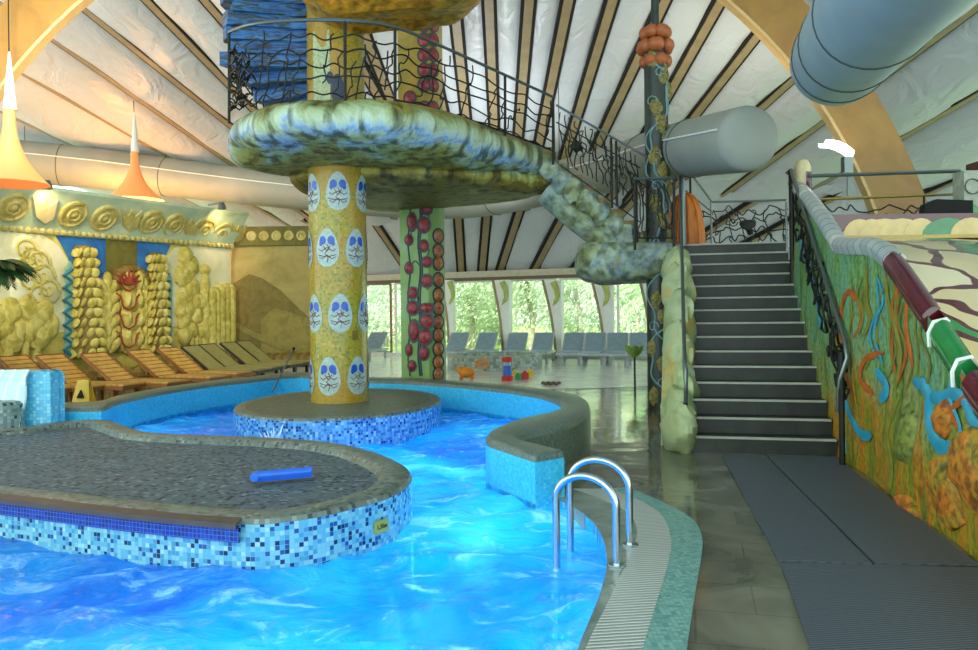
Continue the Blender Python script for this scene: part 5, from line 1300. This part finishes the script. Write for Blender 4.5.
# fluffy side leaves + central tulip stack
mb = MB()
for xs, xe, yt_, wl in ((96, 119, 276, .30), (139, 150, 280, .17)):
    xm = (xs + xe) / 2
    lp = slabp([(xs, 352), (xe, 352), (xe, yt_ + 14), (xm + (xe - xs) * .3, yt_ + 3), (xm, yt_), (xm - (xe - xs) * .3, yt_ + 3), (xs, yt_ + 14)], .1, MT['stoneD'], 'leaf_pillar', .04)
    mb = MB(); Rb = Matrix((MD, V((0, 0, 1)), MN)).transposed()
    for k in range(6):
        y = 346 - k * 12
        for q, an in ((-1, .75), (1, -.75), (0, 0)):
            c_ = onm(xm + q * (xe - xs) * .27, y - (4 if q == 0 else 0), .15); mb.ell(c_, (wl * .42, .26, .09), 12, 8, rot=Rb @ Matrix.Rotation(an, 3, 'Z'), jit=.1)
    mb.build('leaf_fans', MT['stone'], lp)
mb = MB()
for k in range(4):
    y = 340 - k * 19
    bump(mb, 129, y, .36, .38, .2); bump(mb, 123, y - 3, .15, .33, .27); bump(mb, 135, y - 3, .15, .33, .27)
tul = mb.build('tulip_stack', MT['stone'], mu)
mb = MB()
for k in range(4):
    y = 340 - k * 19
    for sg in (-1, 1):
        P = [onm(129, y + 8, .3), onm(129 + sg * 6, y + 4, .3), onm(129 + sg * 8, y - 5, .3), onm(129 + sg * 13, y - 9, .22)]
        mb.tube(spline(P, 4), .022, 6)
        mb.tube([onm(129 + sg * 13, y - 9, .15), onm(129 + sg * 13, y + 10, .15)], .02, 5)
for k in range(7):
    a = PI * (k + .5) / 7; mb.tube([onm(129, 284, .3), onm(129 + 12 * math.cos(a), 284 - 14 * math.sin(a), .3)], [.05, .02], 6)
mb.build('red_outlines', MT['redp'], tul)
mb = MB()
for k in range(14):
    a = PI * k / 13; bump(mb, 129 + 16 * math.cos(a), 288 - 19 * math.sin(a), .16, .13, .2)
mb.build('crown_leaves', MT['stoneD'], tul)
# zigzag strips
for xa_, xb_, ya_, yb_ in ((64, 72, 264, 356), (165, 170, 276, 345)):
    st_ = slabp([(xa_, ya_ + 4), ((xa_ + xb_) / 2, ya_ - 3), (xb_, ya_ + 4), (xb_, yb_), (xa_, yb_)], .08, plain('pale_teal_strip', '8fb4a4', .6), 'zigzag_strip', .03)
    mb = MB(); n_ = 14; P = [onm(xa_ if k % 2 else xb_, ya_ + 5 + (yb_ - ya_ - 5) * k / n_, .12) for k in range(n_ + 1)]; mb.tube(P, .05, 5); mb.build('zigzag', MT['zig'], st_)
# left panel: curl tree and tulip tree
mb = MB(); rnd = random.Random(5)
for (x, y, r_) in [(25, 250, .34), (31, 258, .34), (38, 263, .36), (26, 268, .36), (42, 276, .38), (30, 282, .36), (48, 290, .34), (38, 296, .34), (22, 292, .3)]: bump(mb, x, y, r_ * .9, r_, .12, .05, .1)
ct_ = mb.build('curl_tree', MT['stuccoW'], mu)
mb = MB()
for (x, y, r_) in [(25, 250, .26), (31, 258, .26), (38, 263, .28), (26, 268, .28), (42, 276, .3), (30, 282, .28), (48, 290, .26), (38, 296, .26)]:
    c_ = onm(x, y, .16); mb.tube([c_ + MD * r_ * (1 - k / 16) * math.cos(k * .6) + V((0, 0, r_ * (1 - k / 16) * math.sin(k * .6))) for k in range(14)], .03, 5)
mb.build('curls', MT['stone'], ct_)
mb = MB()
for (x, y) in [(4, 325), (10, 312), (16, 328), (26, 308), (34, 322), (42, 312), (48, 325), (28, 330), (38, 336), (12, 338), (-6, 318), (-12, 332)]: bump(mb, x, y, .26, .34, .16, .08, .2)
for x in (8, 24, 36): mb.tube([onm(x, 362, .1), onm(x + 2, 338, .1), onm(x - 3, 318, .1)], [.1, .07, .05], 8)
mb.build('tulip_tree', MT['stone'], mu)
# right panel
mb = MB()
for (x, y, a_, b2_) in [(185, 257, .26, .3), (190, 266, .3, .3), (183, 276, .34, .34), (190, 287, .32, .34), (184, 298, .3, .36), (181, 312, .2, .3)]: bump(mb, x, y, a_, b2_, .14)
mb.build('cypress_relief', MT['stone'], mu)
mb = MB()
for (x, y) in [(184, 322), (188, 308), (194, 303), (200, 303), (205, 310), (208, 322), (196, 315), (190, 330), (202, 330), (184, 335), (207, 334)]: bump(mb, x, y, .26, .28, .16)
for x in (192, 196, 200): mb.tube([onm(x, 352, .1), onm(x, 325, .1)], .06, 6)
mb.build('round_tree_relief', MT['stone'], mu)
mb = MB(); mb.tube([onm(204, 346, .06), onm(204, 280, .06), onm(204, 272, .06)], [.15, .14, .09], 10); bump(mb, 204, 270, .2, .17, .14)
mb.build('finger_post_relief', MT['stone'], mu)
mb = MB()
for x, yt in ((210, 288), (214, 287), (219, 284), (224, 283), (229, 284)): mb.tube([onm(x, 350, .05), onm(x, yt + 4, .05), onm(x, yt, .05)], [.2, .19, .1], 10)
mb.build('cactus_relief', MT['stone'], mu)
# rocks at the base of mural
for i in range(16):
    t = i / 15; p = MA.lerp(MBp, t * .95) + MN * (.8 + .2 * math.sin(i * 2.3)); mb = MB(); rr = .26 + .07 * math.sin(i * 1.7); mb.ell(p + V((0, 0, rr * .6)), (rr * 1.2, rr, rr), 10, 8, jit=.5)
    tag(mb.build('boulder', MT['stoneD']), 'rough olive boulder at the foot of the relief mural behind the sunbeds', 'rock', 'boulders along the relief mural')
# cornice
co = empty('cornice', V((MA.x, MA.y, 3.8)), 'flared teal and cream cornice with round and tulip medallions above the mural', 'cornice')
cT = [onm(-90, 172, .75), onm(0, 184, .75), onm(249, 215, .55)]; cB = [onm(-90, 224, .06), onm(0, 231, .06), onm(231, 248.5, .06)]
MT['corn'] = mottled('cornice_plaster', [(.3, '9cb8a0'), (.5, 'b4c8ac'), (.7, 'd0d6b4')], 1.1, rough=.6, bump=.2)
mb = MB(); bk = -MN * .18
rows = [[cB[k] + bk, cB[k], cT[k], cT[k] + V((0, 0, .07)), cT[k] + V((0, 0, .07)) + bk * 4, cT[k] + bk * 1.2] for k in range(3)]
mb.grid(rows, True); mb.face(list(range(6))); mb.face(list(range(12, 18))[::-1]); mb.build('band', MT['corn'], co, smooth=False)
CN = (cT[2] - cT[0]).cross(cB[1] - cT[1]).normalized()
if CN.y > 0: CN = -CN
CU_ = (cT[1] - cB[1]).normalized()
def oncc(px, py, off=0): return atp(px, py, cT[1] + CN * off, CN)
gold = mottled('gilt_plaster', [(.3, 'a0944c'), (.5, 'c0b468'), (.7, 'd8cc90')], 5, rough=.5, bump=.5)
for k, (px, py, tp) in enumerate([(13, 207, 0), (44, 209, 1), (73, 214, 0), (104, 218, 0), (130, 219, 1), (151, 222, 0), (174, 225, 0), (190, 227, 1), (204, 229, 0), (221, 233, 0), (237, 232, 1)]):
    c_ = oncc(px, py, .0); sc = .34
    if tp == 0:
        mb = MB(); mb.lathe([(sc * 1.05, -.03), (sc, .05), (sc * .85, .06), (sc * .8, .02), (sc * .5, .03), (sc * .46, .08), (sc * .38, .08), (sc * .34, .03), (sc * .2, .07), (.001, .08)], c_, 24, axis=CN); mb.build('round_medallion', gold, co)
    else:
        mb = MB(); e_ = MD; u_ = CU_
        sh = [(-.28, .3), (-.2, -.2), (0, -.36), (.2, -.2), (.28, .3), (.1, .1), (0, .3), (-.1, .1)]
        mb.prism([c_ + e_ * x * 1.0 + u_ * y for x, y in sh], CN * .06); mb.build('tulip_medallion', MT['cream'] if k == 1 else gold, co, smooth=False)
mb = MB()
for k in range(60):
    t = k / 59; p = cB[0].lerp(cB[1], t * 3) if t < .33 else cB[1].lerp(cB[2], (t - .33) / .67); mb.ell(p + CU_ * .1 + CN * .02, (.07, .07, .07), 6, 4)
mb.build('bead_row', gold, co)
# cornice spot lamps
for px, py in ((47, 186), (222, 207)):
    c_ = onm(px, py, 1.0); r = empty('cornice_spotlight', c_, 'small grey spotlight clipped over the cornice, %s' % ('nearer the left hanging lamp' if px < 100 else 'at its right end'), 'lamp')
    mb = MB(); mb.tube([onm(px - 14, py - 2, .7), onm(px - 2, py - 4, 1.0), c_], .025, 6); mb.build('arm', MT['rail'], r)
    mb = MB(); mb.lathe([(.05, .12), (.09, .05), (.11, -.06), (.10, -.065), (.001, -.03)], c_, 14); mb.build('head', MT['rail'], r)
    l = bpy.data.lights.new('spot_warm', 'SPOT'); l.energy = 60; l.color = (1, .72, .35); l.spot_size = 1.7; l.spot_blend = .9; l.shadow_soft_size = .08
    lo = bpy.data.objects.new('cornice_spot_light', l); COL.objects.link(lo); lo.location = c_ + V((0, 0, -.12)); dd = (oncc(px, py + 28) - lo.location); lo.rotation_euler = dd.to_track_quat('-Z', 'Y').to_euler()

# back-left wall with frieze
BW = 23.0
def onb(px, py, off=0): return at(px, py, BW - off)
x0, x1 = at(229, 300, BW).x, at(352, 300, BW).x; zt = at(240, 228, BW).z
MT['olive'] = mottled('olive_stucco', [(.3, '8a7c40'), (.5, 'a09254'), (.7, 'b0a468')], 1, rough=.75, bump=.3)
mb = MB(); mb.box(((x0 + x1) / 2, BW + .15, zt / 2), (x1 - x0, .3, zt)); struct(mb.build('wall_back', MT['olive'], smooth=False))
fz_ = empty('frieze', V(((x0 + x1) / 2, BW - .1, zt - .5)), 'olive frieze with a row of small round medallions on the back left wall', 'frieze')
mb = MB(); mb.box(((x0 + x1) / 2, BW - .05, zt - .25), (x1 - x0, .12, .55)); mb.build('band', MT['stuccoBr'], fz_, smooth=False)
mb = MB()
for k in range(10):
    mb.lathe([(.15, 0), (.14, .05), (.09, .06), (.07, .03), (.04, .05), (.001, .06)], V((x0 + .35 + k * .36, BW - .11, zt - .25)), 14, axis=(0, -1, 0))
mb.build('medallion_row', gold, fz_)
MT['dune'] = mottled('dune_dark', [(.3, '6a5e24'), (.6, '80733a')], 3, rough=.8, bump=.4); MT['dune2'] = mottled('dune_mid', [(.3, '7a6e32'), (.6, '948846')], 3, rough=.8, bump=.4)
du = empty('dune_relief', V(((x0 + x1) / 2, BW - .05, 0)), 'raised dune shapes and diagonal ridges on the olive back wall', 'relief')
for px, dp, nm in (([(231, 362), (231, 285), (250, 274), (262, 278), (280, 290), (300, 310), (330, 335), (330, 362)], .06, 'dune'), ([(262, 357), (262, 320), (275, 308), (290, 312), (330, 325), (330, 357)], .1, 'dune'), ([(231, 325), (232, 320), (262, 334), (300, 350), (290, 352), (262, 341)], .14, 'ridge')):
    mb = MB(); mb.prism([onb(x, y, .0) for x, y in px], (0, -dp, 0)); mb.build(nm, MT['dune'] if nm == 'dune' and dp < .08 else MT['dune2'], du, smooth=False)
for i in range(7):
    p = at(262 + i * 8, 355, BW - .6); mb = MB(); mb.ell(V((p.x, p.y, .2)), .22, 12, 8)
    tag(mb.build('stone_ball', MT['stoneD']), 'round brown stone ball at the foot of the olive back wall', 'rock', 'stone balls along the back wall')

# hanging lamps
fab, nt, N, L, B = newmat('lamp_fabric')
B.inputs['Base Color'].default_value = lin('d8935c'); B.inputs['Emission Color'].default_value = lin('ff8a38'); B.inputs['Emission Strength'].default_value = .32; B.inputs['Roughness'].default_value = .6
for i, (px, ptip, pcol, pb, hwid, Y) in enumerate(((9, 52, 110, 184, 36, 12.7), (134, 112, 152, 200, 27, 20.3))):
    tip, col_, bs = at(px, ptip, Y), at(px + 1, pcol, Y), at(px + 1, pb, Y)
    r = empty('hanging_lamp', bs, ('glowing orange tent-shaped fabric lamp, larger one at the left edge', 'glowing orange tent-shaped fabric lamp, smaller one right of the left-edge lamp')[i], 'lamp')
    W = hwid / F * Y; h_ = (col_ - bs).length; prof = []
    for k in range(16):
        t = k / 15; prof.append((.09 + (W - .09) * (1 - t) ** 2.6, h_ * t))
    mb = MB(); mb.lathe(prof, bs, 28); mb.build('shade', fab, r)
    mb = MB(); mb.lathe([(.1, 0), (.06, (tip - col_).length * .5), (.015, (tip - col_).length)], col_, 12); mb.build('cone_tip', MT['white'], r)
    tube_obj([tip, V((tip.x, tip.y, zr(roof_s(tip.x, tip.y))))], .01, MT['iron'], 'cable', r, 5)
    l = bpy.data.lights.new('lamp_bulb', 'POINT'); l.energy = (9, 420)[i]; l.color = (1, .52, .18); l.shadow_soft_size = .25
    lo = bpy.data.objects.new('lamp_bulb_light', l); COL.objects.link(lo); lo.location = bs + V((0, 0, (.2, -.25)[i]))

l = bpy.data.lights.new('hidden_wall_uplight', 'POINT'); l.energy = 240; l.color = (1, .42, .10); l.shadow_soft_size = .3
for q in ((-12.5, 18.5, 4.4), (-10.4, 21.5, 4.4)):
    lo = bpy.data.objects.new('cove_light', l); COL.objects.link(lo); lo.location = q
# ------------------------------------------------------------ LOUNGERS
def lounger(kind):
    r = empty('sun_lounger', (0, 0, 0))
    if kind == 'wood': fm, sm = plain('teak_frame', '8a5420', .5, 0, .2, 6), plain('teak_slats', 'cc9c48', .5, 0, .2, 6)
    elif kind == 'beige': fm, sm = plain('dark_frame', '2c2820', .5), plain('khaki_sling', '948a4c', .7)
    else: fm, sm = plain('pale_frame', 'b4bcbc', .4), plain('blue_grey_sling', '8ca4b2', .6)
    W = .62; hx, hz_, zs = .72, .50, .33
    # frame
    mb = MB()
    for s_ in (-1, 1):
        mb.beam((.1, s_ * W / 2, zs - .03), (1.95, s_ * W / 2, zs - .03), .05, .07)
    for x in (.1, 1.92): mb.beam((x, -W / 2, zs - .03), (x, W / 2, zs - .03), .05, .06)
    mb.build('frame', fm, r, smooth=False)
    for x in (.3, 1.7):
        for s_ in (-1, 1):
            mb = MB(); mb.beam((x, s_ * (W / 2 - .03), 0), (x, s_ * (W / 2 - .03), zs - .05), .06, .06); mb.build('leg', fm, r, smooth=False)
    if kind == 'wood':
        mb = MB()
        for k in range(9): mb.box((.82 + k * .13, 0, zs + .015), (.105, W - .06, .025))
        mb.build('seat', sm, r, smooth=False)
    else:
        mb = MB(); mb.box((1.33, 0, zs + .015), (1.2, W - .05, .03)); mb.build('seat', sm, r, smooth=False)
    a, b_ = V((hx, 0, zs + .02)), V((.05, 0, zs + hz_)); t = (b_ - a).normalized(); n_ = V((t.z, 0, -t.x)); n_ = -n_ if n_.z < 0 else n_
    Rm = Matrix((t, V((0, 1, 0)), t.cross(V((0, 1, 0))))).transposed(); mb = MB(); L_ = (b_ - a).length
    if kind == 'wood':
        for k in range(7): mb.box(a + t * (L_ * (k + .5) / 7), (L_ / 7 * .82, W - .06, .025), mat=Rm)
    else: mb.box(a + t * L_ / 2, (L_, W - .08, .03), mat=Rm)
    mb.build('backrest', sm, r, smooth=False)
    mb = MB()
    for s_ in (-1, 1): mb.beam(a + V((0, s_ * (W / 2 - .02), -.01)), b_ + V((0, s_ * (W / 2 - .02), -.01)), .035, .045)
    mb.beam(b_ + V((0, -W / 2 + .02, 0)), b_ + V((0, W / 2 - .02, 0)), .035, .045)
    mb.beam((.35, 0, zs - .02), a.lerp(b_, .55), .03, .03)
    mb.build('back_frame', fm, r, smooth=False)
    return r
protos = {}
def place(kind, hx, hy, ang, label, group=None):
    if kind not in protos: o = protos[kind] = lounger(kind)
    else: o = copy_tree(protos[kind])
    o.location = (hx, hy, 0); o.rotation_euler = (0, 0, ang)
    tag(o, label, 'sunbed', group); return o
Lst = [(-22, 13.7, 'wood', 'wooden slatted sunbed cut by the left edge of the photo'), (10, 14.0, 'wood', 'wooden slatted sunbed behind the tall pale blue block'), (47, 14.3, 'wood', 'wooden slatted sunbed behind the yellow floor sign'),
       (91, 14.7, 'wood', 'wooden slatted sunbed just right of the yellow floor sign'), (136, 15.7, 'wood', 'wooden slatted sunbed below the red tulip relief'), (165, 16.6, 'wood', 'wooden slatted sunbed furthest right, next to the khaki ones'),
       (188, 17.5, 'beige', 'khaki sling sunbed next to the wooden ones'), (205, 18.3, 'beige', 'second khaki sling sunbed from the wooden ones'), (226, 19.2, 'beige', 'khaki sling sunbed at the right end of the mural'), (241, 20.0, 'beige', 'khaki sling sunbed in front of the olive back wall')]
for px, Y, kd, lb in Lst:
    p = at(px, 352, Y); place(kd, p.x, p.y, math.radians(-17), lb, 'sunbeds in front of the relief mural')
wa = math.atan2(WN.y, WN.x)
for i, px in enumerate([380, 461, 489, 519, 545, 575, 596, 618, 640]):
    p = atz(px, 360, 0); p = onw(px, 330, .95)
    lb = ('blue-grey sling sunbed seen left of the green square column', 'blue-grey sunbed by the glazing just right of the green column', 'blue-grey sunbed by the glazing, second right of the green column', 'blue-grey sunbed by the glazing directly above the toy tower', 'blue-grey sunbed by the glazing just right of the toy tower', 'blue-grey sunbed by the glazing, left one of the close pair', 'blue-grey sunbed by the glazing, right one of the close pair', 'blue-grey sunbed by the glazing behind the square green plant', 'blue-grey sunbed by the glazing partly behind the black vine column')[i]
    place('blue', p.x, p.y, wa + .22, lb, 'sunbeds along the glazed wall')
# low white bench rail
# wet floor sign
c = at(84, 400, 11.6); c = V((at(84, 400, 10.9).x, 11.3, 0)); c = V((at(84, 395, 11.4).x, 11.4, 0))
r = empty('wet_floor_sign', c, 'yellow folding wet floor sign behind the pool wall in front of the sunbeds', 'sign')
ysm = plain('yellow_plastic', 'd2a818', .4)
for s_ in (-1, 1):
    mb = MB(); q = [c + V((-.17, s_ * .16, 0)), c + V((-.09, s_ * .16, 0)), c + V((-.04, s_ * .12, .22)), c + V((.04, s_ * .12, .22)), c + V((.09, s_ * .16, 0)), c + V((.17, s_ * .16, 0)), c + V((.08, s_ * .01, .62)), c + V((-.08, s_ * .01, .62))]
    mb.prism(q, (0, s_ * .015, 0)); pn = mb.build('panel', ysm, r, smooth=False)
    mb = MB(); tcen = c + V((0, s_ * .09, .42)); mb.prism([tcen + V((-.05, s_ * .0, -.05)), tcen + V((.05, 0, -.05)), tcen + V((0, s_ * -.02, .06))], (0, s_ * .03, 0)); mb.build('dark_triangle', MT['dark'], pn, smooth=False)
# leaning pole
a, b_ = at(272, 386, 12.6), at(293, 350, 13.6); a.z = max(a.z, .28)
r = empty('pool_pole', a, 'thin leaning metal pole behind the round island left of the yellow column', 'pole')
tube_obj([V((a.x, a.y, .28)), b_], .015, MT['rail'], 'shaft', r); tube_obj([b_, b_ + (b_ - a).normalized() * .06], .022, MT['dark'], 'grip', r)

# kids pool
KC = atz(495, 371, 0); kr = 1.27; KC = V((at(495, 360, 21.2).x, 21.2, 0))
r = empty('paddling_pool', KC, 'round low grey mosaic paddling pool near the windows with orange spiral', 'pool')
mb = MB(); mb.lathe([(kr, 0), (kr, .34), (kr - .03, .38), (kr - .17, .38), (kr - .2, .34), (kr - .2, .05)], KC, 48); mb.build('wall', mosaic('grey_green_mosaic', [(3, '8a9a8c'), (3, 'a0ac9c'), (2, '6c7c74')], .08, '78887c', .4), r)
mb = MB(); mb.lathe([(kr - .18, .25), (.001, .25)], KC, 40); mb.build('water', plain('paddling_water', '9cc4cc', .1), r)
mb = MB(); P = []
for k in range(34):
    a = k * .42; rr = .03 + .17 * k / 33; th = -PI / 2 - .28 + rr * math.cos(a) / kr; P.append(KC + V(((kr + .01) * math.cos(th), (kr + .01) * math.sin(th), .2 + rr * .75 * math.sin(a))))
mb.tube(P, .022, 5); mb.build('orange_spiral', plain('orange_tile', 'd08420', .4), r)
# toys
red, blu, grn, yel, org = (plain('toy_red', 'd02c20', .35), plain('toy_blue', '2060c8', .35), plain('toy_green', '2c9c3c', .35), plain('toy_yellow', 'e0c028', .35), plain('toy_orange', 'e08a1c', .4))
c = atz(467, 380, 0); r = empty('toy_ride', c, 'orange plastic ride-on toy on the floor left of the toy tower', 'toy')
mb = MB(); mb.ell(c + V((0, 0, .17)), (.19, .13, .12), 12, 8); mb.ell(c + V((-.14, 0, .22)), (.09, .09, .09), 10, 8); mb.build('body', org, r)
for dx in (-.12, .12):
    for dy in (-.08, .08): mb = MB(); mb.lathe([(.045, -.02), (.05, 0), (.045, .02), (.001, .02)], c + V((dx, dy, .05)), 12, axis=(0, 1, 0)); mb.build('wheel', org, r)
c = atz(507.5, 381, 0); r = empty('toy_tower', c, 'stacked toy tower, red base and top with blue middle', 'toy')
for z0, h_, w, m_ in ((0, .12, .26, red), (.12, .22, .2, blu), (.34, .08, .16, plain('toy_pale', 'a8b8c8', .4)), (.42, .1, .24, red)):
    mb = MB(); mb.lathe([(.001, 0), (w / 2, 0), (w / 2, h_ * .8), (w / 2 - .02, h_), (.001, h_)], c + V((0, 0, z0)), 14); mb.build('block', m_, r)
for k, (px, py, m_, nm, s_) in enumerate([(518, 380, grn, 'green toy block beside the toy tower', .13), (525, 379.5, red, 'red toy block at the right of the toys', .16), (530, 377, yel, 'yellow toy block behind the red toy block', .15), (515, 376, yel, 'yellow toy block behind the green toy block', .12)]):
    c = atz(px, py, 0); r = empty('toy_block', c, nm, 'toy'); mb = MB(); mb.box(c + V((0, 0, s_ / 2)), (s_, s_, s_)); mb.build('cube', m_, r, smooth=False); mb = MB(); mb.lathe([(.001, .03), (s_ * .28, .03), (s_ * .3, 0)], c + V((0, 0, s_)), 12); mb.build('stud', m_, r)
for k in range(7):
    c = atz(543 + k * 2.6, 384.5 + (k % 2), 0); mb = MB(); mb.ell(c + V((0, 0, .035)), (.045, .04, .035), 8, 6, jit=.4)
    tag(mb.build('floor_toy', plain('floor_toy', '6a5a48', .5) if k == 0 else bpy.data.materials['floor_toy']), 'tiny brown toy lying in a row on the bright floor right of the toy blocks', 'toy', 'tiny floor toys')
# square green plant
c = atz(635, 389, 0); r = empty('leaf_stand', c, 'yellow-green flower-shaped stand on a thin dark post by the vine column', 'stand')
tube_obj([c, c + V((0, 0, .62))], .02, MT['iron'], 'post', r); lg = plain('leaf_stand_green', '7c9a3c', .5, 0, .3)
for k in range(6):
    a = 2 * PI * k / 6 + .3; mb = MB(); q = c + V((.09 * math.cos(a), .06 * math.sin(a), .72)); Rm = Matrix.Rotation(a, 3, 'Z') @ Matrix.Rotation(.7, 3, 'Y'); mb.ell(q, (.05, .09, .15), 10, 8, rot=Rm); mb.build('petal', lg, r)

# ------------------------------------------------------------ LIGHT
w = bpy.data.worlds.new('world'); SC.world = w; w.use_nodes = True
wn = w.node_tree.nodes; bg = wn['Background']; bg.inputs[0].default_value = (.80, .98, .96, 1); bg.inputs[1].default_value = 2.6
def area(loc, tgt, sx, sy, e, c, name):
    l = bpy.data.lights.new(name, 'AREA'); l.shape = 'RECTANGLE'; l.size = sx; l.size_y = sy; l.energy = e; l.color = c
    o = bpy.data.objects.new(name, l); COL.objects.link(o); o.location = loc; o.rotation_euler = (V(tgt) - V(loc)).to_track_quat('-Z', 'Y').to_euler(); return o
# sun through outdoor trees
l = bpy.data.lights.new('sun', 'SUN'); l.energy = 10; l.angle = .05; l.color = (1, .96, .86); o = bpy.data.objects.new('sun', l); COL.objects.link(o); o.rotation_euler = (V((.35, .8, -1))).to_track_quat('-Z', 'Y').to_euler()
# arch uplight, then unseen spots added to lift the roof and mural
def spot(loc, tgt, e, c, size, name):
    l = bpy.data.lights.new(name, 'SPOT'); l.energy = e; l.color = c; l.spot_size = size; l.spot_blend = 1; l.shadow_soft_size = .4
    o = bpy.data.objects.new(name, l); COL.objects.link(o); o.location = loc; o.rotation_euler = (V(tgt) - V(loc)).to_track_quat('-Z', 'Y').to_euler()
spot((4.6, 12.9, 4.1), (3.0, 18, 7), 380, (1, .9, .7), 2.4, 'arch_uplight')
spot((-.5, 17.2, 3.9), (0, 18, 7), 300, (.9, .95, 1), 2.8, 'roof_bounce_spot')  # added spot without a fixture, bounces fill light off the foil
spot((-6, 12, 4.2), (-7, 18, 7), 500, (1, .84, .6), 2.6, 'roof_bounce_spot')  # second added bounce spot, no fixture, left part of the roof
spot((-6.2, 9.2, 6.9), (-8.6, 20, 2.2), 1500, (1, .93, .76), 1.3, 'mural_fill_spot')  # unseen spot added to brighten the relief mural, no fixture
# underwater pool lamps
for x, y, e in ((-4.5, 3.0, 75), (-2.4, 3.2, 75), (-.5, 3.6, 60), (-.2, 5.9, 60), (-.6, 7.9, 60), (-4.6, 10.2, 70), (-1.4, 9.0, 50), (-.2, 10.3, 60), (-1.2, 13.2, 40), (-3.2, 12.6, 50), (-6.6, 9.6, 50)):
    l = bpy.data.lights.new('underwater_lamp', 'POINT'); l.energy = e; l.color = (.35, .8, 1); l.specular_factor = 0; l.shadow_soft_size = .3
    o = bpy.data.objects.new('underwater_lamp', l); COL.objects.link(o); o.location = (x, y, -.95)
SC.view_settings.view_transform = 'Standard'; SC.view_settings.look = 'None'; SC.view_settings.gamma = 1; SC.view_settings.use_curve_mapping = False
SC.view_settings.exposure = 0.3
